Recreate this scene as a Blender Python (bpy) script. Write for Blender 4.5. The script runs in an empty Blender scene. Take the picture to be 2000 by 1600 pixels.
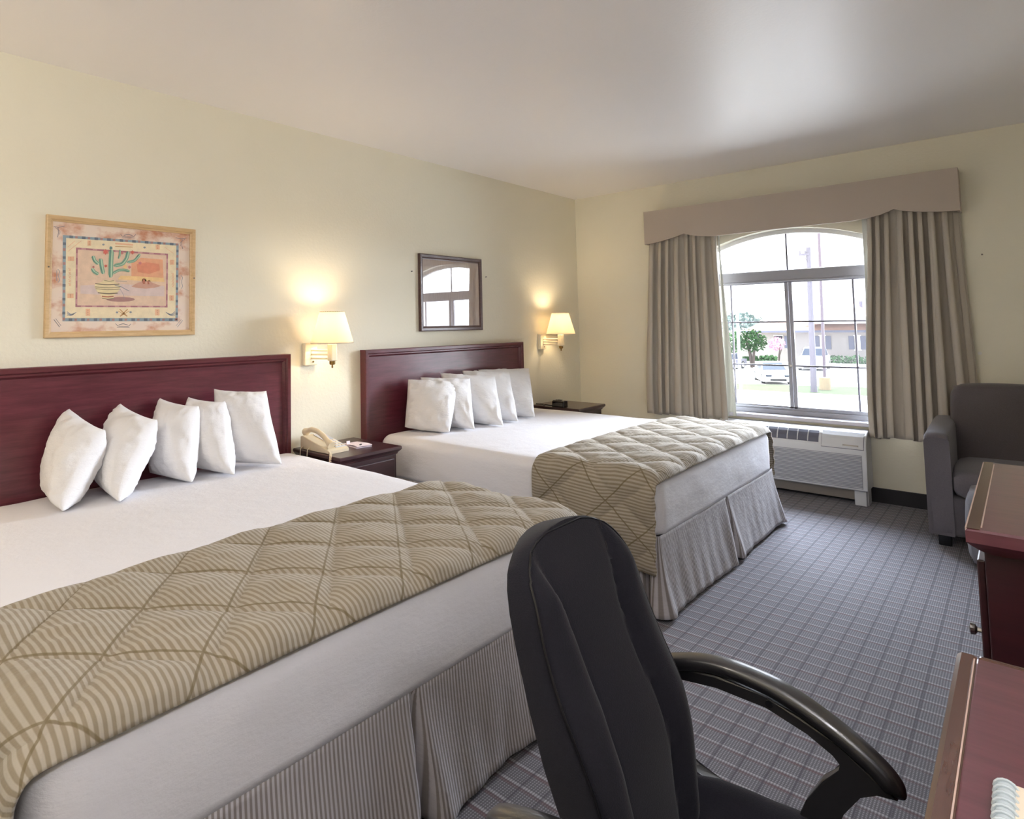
import bpy, bmesh, math, random
from math import sin, cos, pi, radians, sqrt, atan2
from mathutils import Vector, Matrix, noise

random.seed(7)
SC = bpy.context.scene
COL = SC.collection

# ------------------------------------------------------------------ camera
cam_d = bpy.data.cameras.new('camera')
cam = bpy.data.objects.new('camera', cam_d)
COL.objects.link(cam)
SC.camera = cam
cam_d.sensor_fit = 'HORIZONTAL'
cam_d.sensor_width = 36.0
cam_d.lens = 36.0 * 1208.57 / 2000.0
cam_d.shift_x = (1000.0 - 829.70) / 2000.0
cam_d.shift_y = (562.54 - 800.0) / 2000.0
cam_d.clip_start = 0.02
cam_d.clip_end = 500
_yaw, _pit, _rol = radians(44.00537), radians(3.46465), radians(-0.92242)
_f = Vector((cos(_pit) * cos(_yaw), cos(_pit) * sin(_yaw), sin(_pit)))
_r = _f.cross(Vector((0, 0, 1))).normalized()
_u = _r.cross(_f)
_r2 = _r * cos(_rol) + _u * sin(_rol)
_u2 = _u * cos(_rol) - _r * sin(_rol)
_m = Matrix((( _r2.x, _u2.x, -_f.x), (_r2.y, _u2.y, -_f.y), (_r2.z, _u2.z, -_f.z))).to_4x4()
_m.translation = Vector((-5.2498, -3.0440, 1.2573))
cam.matrix_world = _m

# ------------------------------------------------------------------ colour management
SC.view_settings.view_transform = 'Standard'
SC.view_settings.look = 'None'
SC.view_settings.gamma = 1.0
SC.view_settings.exposure = 0.53
SC.view_settings.use_curve_mapping = False
try:
    SC.cycles.use_denoising = True
    SC.cycles.max_bounces = 8
    SC.cycles.diffuse_bounces = 5
    SC.cycles.use_adaptive_sampling = True
    SC.cycles.adaptive_threshold = 0.03
    SC.cycles.transparent_max_bounces = 12
    SC.cycles.sample_clamp_indirect = 6.0
    SC.cycles.caustics_reflective = False
    SC.cycles.caustics_refractive = False
except Exception:
    pass

# ------------------------------------------------------------------ world: bright hazy overcast sky
world = bpy.data.worlds.new('sky')
SC.world = world
world.use_nodes = True
_nt = world.node_tree
_nt.nodes.clear()
_tc = _nt.nodes.new('ShaderNodeTexCoord')
_sep = _nt.nodes.new('ShaderNodeSeparateXYZ')
_nt.links.new(_tc.outputs['Generated'], _sep.inputs[0])
_rmp = _nt.nodes.new('ShaderNodeValToRGB')
_rmp.color_ramp.elements[0].position = 0.0
_rmp.color_ramp.elements[0].color = (0.30, 0.30, 0.31, 1)
_rmp.color_ramp.elements[1].position = 0.8
_rmp.color_ramp.elements[1].color = (0.84, 0.92, 1.0, 1)
_e = _rmp.color_ramp.elements.new(0.14)
_e.color = (0.35, 0.36, 0.38, 1)
_bg = _nt.nodes.new('ShaderNodeBackground')
SKY_STRENGTH = 7.0       # open sky
HIGH_FILL_STRENGTH = 48.0    # bright patch added high in the sky, out of view, to light the floor
LOW_FILL_STRENGTH = 68.0    # bright patch added low in the sky, out of view, to light the beds
_bg.inputs['Strength'].default_value = SKY_STRENGTH
def _sky_fill(az, el, outer, inner, strength, col):
    d = _nt.nodes.new('ShaderNodeVectorMath'); d.operation = 'DOT_PRODUCT'
    a, e = radians(az), radians(el)
    d.inputs[1].default_value = (cos(e) * cos(a), cos(e) * sin(a), sin(e))
    _nt.links.new(_tc.outputs['Generated'], d.inputs[0])
    m = _nt.nodes.new('ShaderNodeMapRange'); m.interpolation_type = 'SMOOTHSTEP'
    _nt.links.new(d.outputs['Value'], m.inputs[0])
    m.inputs[1].default_value = cos(radians(outer)); m.inputs[2].default_value = cos(radians(inner))
    h = _nt.nodes.new('ShaderNodeMath'); h.operation = 'GREATER_THAN'; h.inputs[1].default_value = 0.0
    _nt.links.new(_sep.outputs['Z'], h.inputs[0])
    g = _nt.nodes.new('ShaderNodeMath'); g.operation = 'MULTIPLY'
    _nt.links.new(m.outputs[0], g.inputs[0]); _nt.links.new(h.outputs[0], g.inputs[1])
    k = _nt.nodes.new('ShaderNodeMath'); k.operation = 'MULTIPLY'; k.inputs[1].default_value = strength
    _nt.links.new(g.outputs[0], k.inputs[0])
    n = _nt.nodes.new('ShaderNodeBackground'); n.inputs['Color'].default_value = (*col, 1)
    _nt.links.new(k.outputs[0], n.inputs['Strength'])
    return n.outputs[0]
_g1 = _sky_fill(-18, 13, 27, 7, LOW_FILL_STRENGTH, (0.84, 0.91, 1.0))
_g2 = _sky_fill(14, 40, 31, 8, HIGH_FILL_STRENGTH, (0.76, 0.87, 1.0))
_add2 = _nt.nodes.new('ShaderNodeAddShader')
_nt.links.new(_g1, _add2.inputs[0]); _nt.links.new(_g2, _add2.inputs[1])
_add = _nt.nodes.new('ShaderNodeAddShader')
_wo = _nt.nodes.new('ShaderNodeOutputWorld')
_nt.links.new(_sep.outputs['Z'], _rmp.inputs[0])
_nt.links.new(_rmp.outputs[0], _bg.inputs['Color'])
_nt.links.new(_bg.outputs[0], _add.inputs[0]); _nt.links.new(_add2.outputs[0], _add.inputs[1])
_nt.links.new(_add.outputs[0], _wo.inputs[0])

# ------------------------------------------------------------------ sun (high, from behind this building)
sun_d = bpy.data.lights.new('sun', 'SUN')
sun_d.energy = 2.5
sun_d.angle = radians(2.0)
sun_d.color = (1.0, 0.95, 0.87)
sun_o = bpy.data.objects.new('sun', sun_d)
COL.objects.link(sun_o)
sun_o.rotation_euler = Vector((0.42, -0.55, -1.0)).to_track_quat('-Z', 'Y').to_euler()
sun_o.location = (-10, 10, 30)

# window portal: only guides sampling of the sky through the opening
po_d = bpy.data.lights.new('window_portal', 'AREA')
po_d.shape = 'RECTANGLE'
po_d.size = 1.75
po_d.size_y = 1.45
po_d.cycles.is_portal = True
po = bpy.data.objects.new('window_portal', po_d)
COL.objects.link(po)
po.location = (0.16, -1.755, 1.245)
po.rotation_euler = Vector((-1, 0, 0)).to_track_quat('-Z', 'Y').to_euler()

CEILING_FILL_W = 22.0    # ceiling fixture added behind the camera as room fill
STRIP_FILL_E = 26.0        # strip added on the desk wall, out of view, as room fill
SCONCE_W = 4.6      # each bedside lamp

# ------------------------------------------------------------------ helpers
def lin(c):
    return tuple((v / 12.92 if v <= 0.04045 else ((v + 0.055) / 1.055) ** 2.4) for v in [x / 255.0 for x in c])

class NT:
    """small node-tree builder"""
    def __init__(s, name):
        s.m = bpy.data.materials.new(name)
        s.m.use_nodes = True
        s.t = s.m.node_tree
        s.t.nodes.clear()
        s.out = s.n('ShaderNodeOutputMaterial')
    def n(s, t, **kw):
        k = s.t.nodes.new(t)
        for a, b in kw.items():
            setattr(k, a, b)
        return k
    def l(s, a, b):
        s.t.links.new(a, b)
    def val(s, node, i, v):
        if hasattr(v, 'is_linked') or isinstance(v, bpy.types.NodeSocket):
            s.l(v, node.inputs[i])
        elif v is not None:
            node.inputs[i].default_value = v
    def math(s, op, a, b=None, c=None):
        k = s.n('ShaderNodeMath', operation=op)
        s.val(k, 0, a); s.val(k, 1, b); s.val(k, 2, c)
        return k.outputs[0]
    def mix(s, f, a, b):
        k = s.n('ShaderNodeMix', data_type='RGBA')
        s.val(k, 'Factor', f)
        for sk, v in ((k.inputs[6], a), (k.inputs[7], b)):
            if isinstance(v, bpy.types.NodeSocket): s.l(v, sk)
            else: sk.default_value = (*v, 1)
        return k.outputs[2]
    def coord(s, kind='Object'):
        return s.n('ShaderNodeTexCoord').outputs[kind]
    def sep(s, v):
        k = s.n('ShaderNodeSeparateXYZ'); s.l(v, k.inputs[0]); return k.outputs
    def noise(s, v, scale, detail=3.0, rough=0.55):
        k = s.n('ShaderNodeTexNoise')
        if v is not None: s.l(v, k.inputs['Vector'])
        k.inputs['Scale'].default_value = scale
        k.inputs['Detail'].default_value = detail
        k.inputs['Roughness'].default_value = rough
        return k.outputs['Fac']
    def scalev(s, v, sc):
        k = s.n('ShaderNodeMapping'); s.l(v, k.inputs[0]); k.inputs['Scale'].default_value = sc
        return k.outputs[0]
    def ramp(s, f, stops):
        k = s.n('ShaderNodeValToRGB'); s.l(f, k.inputs[0])
        el = k.color_ramp.elements
        el[0].position, el[0].color = stops[0][0], (*stops[0][1], 1)
        el[1].position, el[1].color = stops[-1][0], (*stops[-1][1], 1)
        for p, c in stops[1:-1]:
            e = el.new(p); e.color = (*c, 1)
        return k.outputs[0]
    def bump(s, h, strength, dist=0.01):
        k = s.n('ShaderNodeBump'); s.l(h, k.inputs['Height'])
        k.inputs['Strength'].default_value = strength
        k.inputs['Distance'].default_value = dist
        return k.outputs[0]
    def bsdf(s, color, rough=0.6, spec=0.5, metal=0.0, normal=None, sheen=0.0, coat=0.0, coat_rough=0.1, emit=None, emit_s=0.0, trans=0.0):
        k = s.n('ShaderNodeBsdfPrincipled')
        if isinstance(color, bpy.types.NodeSocket): s.l(color, k.inputs['Base Color'])
        else: k.inputs['Base Color'].default_value = (*color, 1)
        s.val(k, 'Roughness', rough)
        k.inputs['Specular IOR Level'].default_value = spec
        k.inputs['Metallic'].default_value = metal
        k.inputs['Sheen Weight'].default_value = sheen
        k.inputs['Coat Weight'].default_value = coat
        k.inputs['Coat Roughness'].default_value = coat_rough
        k.inputs['Transmission Weight'].default_value = trans
        if normal is not None: s.l(normal, k.inputs['Normal'])
        if emit is not None:
            k.inputs['Emission Color'].default_value = (*emit, 1)
            k.inputs['Emission Strength'].default_value = emit_s
        return k.outputs[0]
    def done(s, sh):
        s.l(sh, s.out.inputs['Surface'])
        return s.m

def plain(name, rgb, rough=0.5, spec=0.5, metal=0.0, vary=0.06, scale=14.0, bump=0.0, coat=0.0, sheen=0.0):
    """a procedural finish: colour with a slight noise in it"""
    t = NT(name)
    c = lin(rgb)
    co = t.coord()
    f = t.noise(co, scale)
    a = tuple(min(1, v * (1 - vary)) for v in c); b = tuple(min(1, v * (1 + vary)) for v in c)
    nrm = t.bump(t.noise(co, scale * 14), bump, 0.002) if bump else None
    return t.done(t.bsdf(t.mix(f, a, b), rough, spec, metal, nrm, sheen, coat))

class MB:
    """collects shapes in world coordinates and links them as ONE mesh object"""
    def __init__(s):
        s.bm = bmesh.new()
        s.uv = s.bm.loops.layers.uv.new('UVMap')
        s.mi = 0
    def _faces(s, before):
        fs = [f for f in s.bm.faces if f not in before]
        return fs
    def box(s, lo, hi, bevel=0.0, seg=2, mtx=None):
        c = [(a + b) / 2 for a, b in zip(lo, hi)]; d = [abs(b - a) for a, b in zip(lo, hi)]
        r = bmesh.ops.create_cube(s.bm, size=1.0)
        vs = r['verts']
        for v in vs:
            v.co = Vector((v.co.x * d[0] + c[0], v.co.y * d[1] + c[1], v.co.z * d[2] + c[2]))
        es = list({e for v in vs for e in v.link_edges}); fs = list({f for v in vs for f in v.link_faces})
        if bevel > 0:
            r = bmesh.ops.bevel(s.bm, geom=es, offset=min(bevel, min(d) * 0.49), segments=seg, profile=0.5, affect='EDGES', clamp_overlap=True)
            fs = list({f for v in r['verts'] for f in v.link_faces} | {f for f in fs if f.is_valid})
            vs = list({v for f in fs for v in f.verts})
        for f in fs: f.material_index = s.mi
        if mtx is not None:
            for v in vs: v.co = mtx @ v.co
        return vs
    def loft(s, rings, closed=True, cap=True, uvs=None):
        """rings of equal length; joined in order"""
        rows = [[s.bm.verts.new(p) for p in ring] for ring in rings]
        n = len(rows[0])
        for i in range(len(rows) - 1):
            for j in range(n if closed else n - 1):
                k = (j + 1) % n
                try:
                    f = s.bm.faces.new((rows[i][j], rows[i][k], rows[i + 1][k], rows[i + 1][j]))
                except ValueError:
                    continue
                f.material_index = s.mi
                if uvs:
                    for lp, (a, b) in zip(f.loops, ((i, j), (i, j + 1), (i + 1, j + 1), (i + 1, j))):
                        lp[s.uv].uv = uvs(a, b)
        if cap and closed:
            for row, rev in ((rows[0], True), (rows[-1], False)):
                try:
                    f = s.bm.faces.new(list(reversed(row)) if rev else row); f.material_index = s.mi
                except ValueError:
                    pass
        return rows
    def cyl(s, p0, p1, r0, r1=None, seg=16, cap=True):
        r1 = r0 if r1 is None else r1
        p0, p1 = Vector(p0), Vector(p1)
        d = (p1 - p0).normalized()
        a = d.orthogonal().normalized(); b = d.cross(a)
        rg = [[p + (a * cos(2 * pi * k / seg) + b * sin(2 * pi * k / seg)) * r for k in range(seg)] for p, r in ((p0, r0), (p1, r1))]
        return s.loft(rg, True, cap)
    def lathe(s, prof, base, axis='z', seg=24, cap=True):
        """prof: (radius, height) list around a vertical axis"""
        rg = [[Vector(base) + Vector((r * cos(2 * pi * k / seg), r * sin(2 * pi * k / seg), h)) for k in range(seg)] for r, h in prof]
        return s.loft(rg, True, cap)
    def tube(s, pts, r, seg=10, cap=True):
        pts = [Vector(p) for p in pts]
        rr = r if isinstance(r, (list, tuple)) else [r] * len(pts)
        rings = []; prev = None
        for i, p in enumerate(pts):
            d = (pts[min(i + 1, len(pts) - 1)] - pts[max(i - 1, 0)]).normalized()
            a = d.orthogonal().normalized() if prev is None else (prev - d * prev.dot(d)).normalized()
            prev = a
            b = d.cross(a)
            rings.append([p + (a * cos(2 * pi * k / seg) + b * sin(2 * pi * k / seg)) * rr[i] for k in range(seg)])
        return s.loft(rings, True, cap)
    def prism(s, poly, ax, lo, hi, bevel=0.0):
        """poly: 2-D points extruded along axis ax (0,1,2) from lo to hi"""
        def P(a, b, w):
            return {0: (w, a, b), 1: (a, w, b), 2: (a, b, w)}[ax]
        v0 = [s.bm.verts.new(P(a, b, lo)) for a, b in poly]; v1 = [s.bm.verts.new(P(a, b, hi)) for a, b in poly]
        n = len(poly); fs = []
        for i in range(n):
            fs.append(s.bm.faces.new((v0[i], v0[(i + 1) % n], v1[(i + 1) % n], v1[i])))
        fs.append(s.bm.faces.new(list(reversed(v0)))); fs.append(s.bm.faces.new(v1))
        for f in fs: f.material_index = s.mi
        if bevel:
            es = [e for f in fs[-2:] for e in f.edges]
            bmesh.ops.bevel(s.bm, geom=es, offset=bevel, segments=2, profile=0.5, affect='EDGES', clamp_overlap=True)
        return v0 + v1
    def grid(s, fn, nu, nv, uvf=None):
        rows = [[s.bm.verts.new(fn(i / nu, j / nv)) for j in range(nv + 1)] for i in range(nu + 1)]
        for i in range(nu):
            for j in range(nv):
                f = s.bm.faces.new((rows[i][j], rows[i + 1][j], rows[i + 1][j + 1], rows[i][j + 1]))
                f.material_index = s.mi
                if uvf:
                    for lp, (a, b) in zip(f.loops, ((i, j), (i + 1, j), (i + 1, j + 1), (i, j + 1))):
                        lp[s.uv].uv = uvf(a / nu, b / nv)
        return rows
    def poly(s, pts):
        f = s.bm.faces.new([s.bm.verts.new(p) for p in pts]); f.material_index = s.mi
        return f
    def ball(s, c, r, sub=2, sc=(1, 1, 1)):
        q = bmesh.ops.create_icosphere(s.bm, subdivisions=sub, radius=1.0)
        for v in q['verts']:
            v.co = Vector((v.co.x * r * sc[0] + c[0], v.co.y * r * sc[1] + c[1], v.co.z * r * sc[2] + c[2]))
        for f in {f for v in q['verts'] for f in v.link_faces}: f.material_index = s.mi
        return q['verts']
    def build(s, name, mat, parent=None, smooth=False, angle=40, fix=True, solid=0.0, subsurf=0):
        if fix: bmesh.ops.recalc_face_normals(s.bm, faces=s.bm.faces[:])
        off = Vector((0, 0, 0)); p = parent
        while p is not None:
            off += p.location; p = p.parent
        for v in s.bm.verts: v.co -= off
        me = bpy.data.meshes.new(name)
        s.bm.to_mesh(me); s.bm.free()
        for m in (mat if isinstance(mat, (list, tuple)) else [mat]): me.materials.append(m)
        if smooth:
            me.polygons.foreach_set('use_smooth', [True] * len(me.polygons))
            if angle < 180: me.set_sharp_from_angle(angle=radians(angle))
        o = bpy.data.objects.new(name, me)
        COL.objects.link(o)
        o.parent = parent
        if solid:
            md = o.modifiers.new('thickness', 'SOLIDIFY'); md.thickness = solid; md.offset = 0
        if subsurf:
            md = o.modifiers.new('smooth', 'SUBSURF'); md.levels = subsurf; md.render_levels = subsurf
        return o

def tag(o, label=None, cat=None, group=None, kind=None):
    if label: o['label'] = label
    if cat: o['category'] = cat
    if group: o['group'] = group
    if kind: o['kind'] = kind
    return o

def thing(name, label, cat, loc=(0, 0, 0), group=None, kind=None):
    o = bpy.data.objects.new(name, None)
    o.empty_display_size = 0.1
    COL.objects.link(o); o.location = loc
    return tag(o, label, cat, group, kind)

def struct(o):
    o['kind'] = 'structure'
    return o

def nz(x, y, z=0.0, s=1.0):
    return noise.noise(Vector((x * s, y * s, z * s)))

def smooth01(t):
    t = max(0.0, min(1.0, t)); return t * t * (3 - 2 * t)

def interp(tab, x):
    if x <= tab[0][0]: return tab[0][1]
    for (a, b), (c, d) in zip(tab, tab[1:]):
        if x <= c: return b + (d - b) * (x - a) / (c - a)
    return tab[-1][1]

def spline(pts, n):
    """Catmull-Rom through the points, n samples per span"""
    P = [Vector(p) for p in pts]; P = [P[0] * 2 - P[1]] + P + [P[-1] * 2 - P[-2]]
    out = []
    for i in range(1, len(P) - 2):
        for k in range(n):
            t = k / n
            out.append(0.5 * ((2 * P[i]) + (P[i + 1] - P[i - 1]) * t + (2 * P[i - 1] - 5 * P[i] + 4 * P[i + 1] - P[i + 2]) * t * t + (3 * P[i] - P[i - 1] - 3 * P[i + 1] + P[i + 2]) * t ** 3))
    out.append(P[-2])
    return out

def rrect(hx, hy, r, n=12):
    """rounded rectangle outline, counter-clockwise, about the origin"""
    r = max(min(r, hx * 0.999, hy * 0.999), 1e-4)
    pts = []
    for cx, cy, a0 in ((hx - r, hy - r, 0), (-hx + r, hy - r, 90), (-hx + r, -hy + r, 180), (hx - r, -hy + r, 270)):
        for k in range(n + 1):
            a = radians(a0 + 90 * k / n)
            pts.append((cx + r * cos(a), cy + r * sin(a)))
    return pts

# ------------------------------------------------------------------ materials
def m_wall():
    t = NT('cream_wall_paint'); co = t.coord()
    n1 = t.noise(co, 55, 4); n2 = t.noise(co, 1.3, 2)
    c = t.mix(n2, lin((230, 225, 204)), lin((236, 231, 213)))
    return t.done(t.bsdf(c, 0.62, 0.3, normal=t.bump(n1, 0.22, 0.006)))
def m_ceiling():
    t = NT('ceiling_paint'); co = t.coord()
    n1 = t.noise(co, 70, 4); n2 = t.noise(t.scalev(co, (6, 1, 1)), 6, 3)
    h = t.math('ADD', n1, t.math('MULTIPLY', n2, 0.35))
    return t.done(t.bsdf(lin((246, 243, 243)), 0.40, 0.6, normal=t.bump(h, 0.16, 0.004)))
def m_carpet():
    t = NT('patterned_carpet'); co = t.coord(); X, Y, Z = t.sep(co)
    wob = t.math('MULTIPLY', t.math('SUBTRACT', t.noise(co, 9, 2), 0.5), 0.004)
    x = t.math('ADD', X, wob); y = t.math('ADD', Y, wob)
    P = 0.0675
    def stripe(v, per, off, w, soft=0.25):
        ph = t.math('FRACT', t.math('ADD', t.math('DIVIDE', v, per), off))
        d = t.math('ABSOLUTE', t.math('SUBTRACT', ph, 0.5))
        k = t.n('ShaderNodeMapRange', interpolation_type='SMOOTHSTEP')
        t.l(d, k.inputs[0]); k.inputs[1].default_value = w / per / 2 * (1 + soft); k.inputs[2].default_value = w / per / 2 * (1 - soft)
        k.inputs[3].default_value = 0; k.inputs[4].default_value = 1
        return k.outputs[0]
    base = t.mix(t.noise(co, 420, 2), lin((72, 71, 76)), lin((122, 120, 126)))
    # woven checks
    cx = stripe(x, 0.0084, 0.0, 0.0042, 0.6); cy = stripe(y, 0.0074, 0.0, 0.0036, 0.6)
    chk = t.math('MULTIPLY', cx, cy)
    base = t.mix(chk, base, lin((144, 142, 149)))
    dk = t.math('MULTIPLY', t.math('SUBTRACT', 1.0, cy), 0.30)
    base = t.mix(dk, base, lin((62, 60, 67)))
    # light weft rows, dark warp lines, dull red accent rows
    row = stripe(x, P, 0.0, 0.0075, 0.5)
    rowb = t.math('MULTIPLY', row, t.math('ADD', 0.35, t.math('MULTIPLY', cy, 0.5)))
    base = t.mix(rowb, base, lin((168, 166, 171)))
    red = t.math('MULTIPLY', stripe(x, P, 0.16, 0.011, 0.5), t.math('MULTIPLY', t.noise(t.scalev(co, (1, 1, 1)), 11, 1), 0.95))
    base = t.mix(red, base, lin((96, 66, 68)))
    drk = t.math('MULTIPLY', stripe(y, P, 0.0, 0.0080, 0.5), 0.55)
    base = t.mix(drk, base, lin((58, 56, 66)))
    n = t.noise(co, 520, 2)
    return t.done(t.bsdf(base, 0.95, 0.15, normal=t.bump(n, 0.5, 0.003), sheen=0.15))
def m_wood(name, dark, light, rough=0.3, scale=(2.2, 22, 22), coat=0.35, spec=0.5):
    t = NT(name); co = t.coord()
    v = t.scalev(co, scale)
    f = t.noise(v, 2.2, 6, 0.62); g = t.noise(co, 1.6, 2)
    k = t.math('ADD', t.math('MULTIPLY', f, 0.75), t.math('MULTIPLY', g, 0.25))
    c = t.ramp(k, [(0.3, lin(dark)), (0.7, lin(light))])
    return t.done(t.bsdf(c, rough, spec, normal=t.bump(f, 0.06, 0.002), coat=coat, coat_rough=0.18))
def m_linen(name, rgb, bump=0.12, rough=0.85):
    t = NT(name); co = t.coord()
    w = t.noise(co, 9, 4, 0.6)
    c = lin(rgb)
    h = t.math('ADD', t.math('MULTIPLY', t.noise(t.scalev(co, (1, 1, 2)), 14, 4, 0.62), 1.0), t.math('MULTIPLY', t.noise(co, 400, 1), 0.06))
    col = t.mix(w, tuple(v * 0.97 for v in c), c)
    return t.done(t.bsdf(col, rough, 0.2, normal=t.bump(h, bump, 0.03), sheen=0.1))
def m_stripe(name, a, b, per, rough=0.85, duty=0.5, seam=None, fine=0.12, thread_shade=None, wob=0.0025):
    """woven stripes that follow the cloth (uv.x across the stripes, metres)"""
    t = NT(name); uv = t.coord('UV'); X, Y, Z = t.sep(uv)
    wob = t.math('MULTIPLY', t.math('SUBTRACT', t.noise(uv, 5, 2), 0.5), wob)
    ph = t.math('FRACT', t.math('DIVIDE', t.math('ADD', X, wob), per))
    d = t.math('ABSOLUTE', t.math('SUBTRACT', ph, 0.5))
    k = t.n('ShaderNodeMapRange', interpolation_type='SMOOTHSTEP'); t.l(d, k.inputs[0])
    k.inputs[1].default_value = duty * 0.5 - 0.09; k.inputs[2].default_value = duty * 0.5 + 0.09
    n = t.noise(uv, 30, 3)
    c = t.mix(k.outputs[0], t.mix(n, tuple(v * (1 - fine) for v in lin(a)), lin(a)), t.mix(n, tuple(v * (1 - fine) for v in lin(b)), lin(b)))
    if seam:                                                  # darker stitching thread and crease shade painted along the quilting lines
        qa, qb = seam; ks = []
        for sg, off in ((1, 0.54), (-1, 0.35)):
            v = t.math('ADD', t.math('ADD', t.math('DIVIDE', X, qa), t.math('DIVIDE', Y, sg * qb)), off + 0.5)
            dd = t.math('ABSOLUTE', t.math('SUBTRACT', t.math('FRACT', v), 0.5))
            m = t.n('ShaderNodeMapRange', interpolation_type='SMOOTHSTEP'); t.l(dd, m.inputs[0]); m.inputs[1].default_value = 0.020; m.inputs[2].default_value = 0.008
            ks.append(m.outputs[0])
        c = t.mix(t.math('MULTIPLY', t.math('MAXIMUM', ks[0], ks[1]), 0.75), c, lin(thread_shade))
    h = t.math('ADD', t.math('MULTIPLY', t.noise(uv, 26, 4, 0.6), 1.0), t.math('MULTIPLY', k.outputs[0], 0.12))
    return t.done(t.bsdf(c, rough, 0.25, normal=t.bump(h, 0.22, 0.02), sheen=0.12))
def m_fabric(name, a, b, scale=260, rough=0.92, bump=0.35, sheen=0.12, spec=0.2):
    t = NT(name); co = t.coord()
    f = t.noise(co, scale, 3, 0.7); g = t.noise(co, 3, 2)
    c = t.mix(t.math('ADD', t.math('MULTIPLY', f, 0.8), t.math('MULTIPLY', g, 0.2)), lin(a), lin(b))
    return t.done(t.bsdf(c, rough, spec, normal=t.bump(f, bump, 0.003), sheen=sheen))
def m_glass(name, veil=0.05, tint=(1, 1, 1)):
    """thin window pane: clear, with a Fresnel reflection and a faint veil put in for the washed-out haze"""
    t = NT(name)
    tr = t.n('ShaderNodeBsdfTransparent'); tr.inputs[0].default_value = (*tint, 1)
    gl = t.n('ShaderNodeBsdfGlossy'); gl.inputs['Roughness'].default_value = 0.01
    du = t.n('ShaderNodeBsdfTranslucent'); du.inputs[0].default_value = (0.9, 0.9, 0.92, 1)
    fr = t.n('ShaderNodeFresnel'); fr.inputs[0].default_value = 1.25
    veil_mix = t.math('MULTIPLY', t.math('ADD', t.noise(t.coord(), 3.0, 3), 0.5), veil)  # translucent veil imitates the overexposed haze of the view
    m1 = t.n('ShaderNodeMixShader'); t.l(veil_mix, m1.inputs[0]); t.l(tr.outputs[0], m1.inputs[1]); t.l(du.outputs[0], m1.inputs[2])
    m2 = t.n('ShaderNodeMixShader'); t.l(fr.outputs[0], m2.inputs[0]); t.l(m1.outputs[0], m2.inputs[1]); t.l(gl.outputs[0], m2.inputs[2])
    return t.done(m2.outputs[0])
def m_shade():
    """white fabric lamp shade: lets the bulb's light through"""
    t = NT('lamp_shade_fabric')
    f = t.noise(t.coord(), 220, 2)
    d = t.n('ShaderNodeBsdfDiffuse'); t.l(t.mix(f, lin((245, 238, 222)), lin((252, 247, 235))), d.inputs[0])
    tl = t.n('ShaderNodeBsdfTranslucent'); tl.inputs[0].default_value = (*lin((255, 247, 232)), 1)
    m = t.n('ShaderNodeMixShader'); m.inputs[0].default_value = 0.55
    t.l(d.outputs[0], m.inputs[1]); t.l(tl.outputs[0], m.inputs[2])
    return t.done(m.outputs[0])
def m_curtain(name, rgb):
    t = NT(name); co = t.coord()
    f = t.noise(t.scalev(co, (1, 1, 0.4)), 240, 2)
    c = lin(rgb)
    col = t.mix(f, tuple(v * 0.9 for v in c), c)
    d = t.n('ShaderNodeBsdfDiffuse'); t.l(col, d.inputs[0]); t.l(t.bump(f, 0.2, 0.002), d.inputs['Normal'])
    tl = t.n('ShaderNodeBsdfTranslucent'); t.l(col, tl.inputs[0])
    m = t.n('ShaderNodeMixShader'); m.inputs[0].default_value = 0.08
    t.l(d.outputs[0], m.inputs[1]); t.l(tl.outputs[0], m.inputs[2])
    return t.done(m.outputs[0])

M_WALL = m_wall(); M_CEIL = m_ceiling(); M_CARPET = m_carpet()
M_MAHOG = m_wood('mahogany_panel', (74, 30, 40), (110, 50, 62), 0.30, (3, 30, 30), 0.6)
M_MAHOG2 = m_wood('mahogany_frame', (78, 33, 40), (104, 48, 56), 0.28, (3, 40, 40))
M_DARKW = m_wood('dark_cherry_wood', (44, 24, 28), (68, 38, 42), 0.32, (4, 30, 30))
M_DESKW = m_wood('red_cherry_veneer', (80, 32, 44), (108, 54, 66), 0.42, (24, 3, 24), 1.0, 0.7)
M_DESKE = m_wood('worn_cherry_edge', (74, 48, 42), (94, 66, 56), 0.24, (3, 40, 40), 0.5)
M_SHEET = m_linen('white_sheet', (226, 225, 230), 0.10)
M_PILLOW = m_linen('white_pillowcase', (232, 231, 232), 0.20)
M_THROW = m_stripe('quilted_stripe_cloth', (138, 127, 108), (168, 159, 145), 0.0138, seam=(0.275, 0.335), thread_shade=(104, 90, 62))
M_SKIRT = m_stripe('striped_skirt_cloth', (132, 125, 122), (182, 178, 182), 0.0115, wob=0.0004)
M_CURT = m_curtain('taupe_curtain_cloth', (198, 190, 178))
M_LINING = m_curtain('white_curtain_lining', (226, 228, 222))
M_VALANCE = m_fabric('valance_cloth', (176, 164, 152), (190, 178, 166), 300, 0.9, 0.2)
M_ALU = plain('window_aluminium', (160, 161, 170), 0.45, 0.5, 0.0, 0.05)
M_MUNTIN = plain('window_muntin', (110, 108, 118), 0.5, 0.4)
M_GLASS = m_glass('window_glass', 0.001)
M_SCREEN = m_glass('screened_window_glass', 0.006, (0.9, 0.9, 0.92))
M_SILL = plain('marble_sill', (214, 212, 222), 0.3, 0.5, 0, 0.08, 6)
M_BASE = plain('black_rubber_baseboard', (44, 42, 46), 0.6, 0.4)
M_CHAIRF = m_fabric('black_chair_fabric', (18, 18, 22), (37, 36, 44), 420, 0.9, 0.3, 0.10, 0.12)
M_BLACKP = plain('black_arm_plastic', (24, 23, 26), 0.34, 1.0, 0, 0.1, 60, 0.12, coat=0.4)
M_BLACK = plain('black_plastic', (18, 18, 22), 0.3, 0.5)
M_DRESS = m_wood('dark_mahogany_carcass', (40, 12, 19), (58, 21, 28), 0.38, (24, 3, 24), 0.4)
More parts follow.
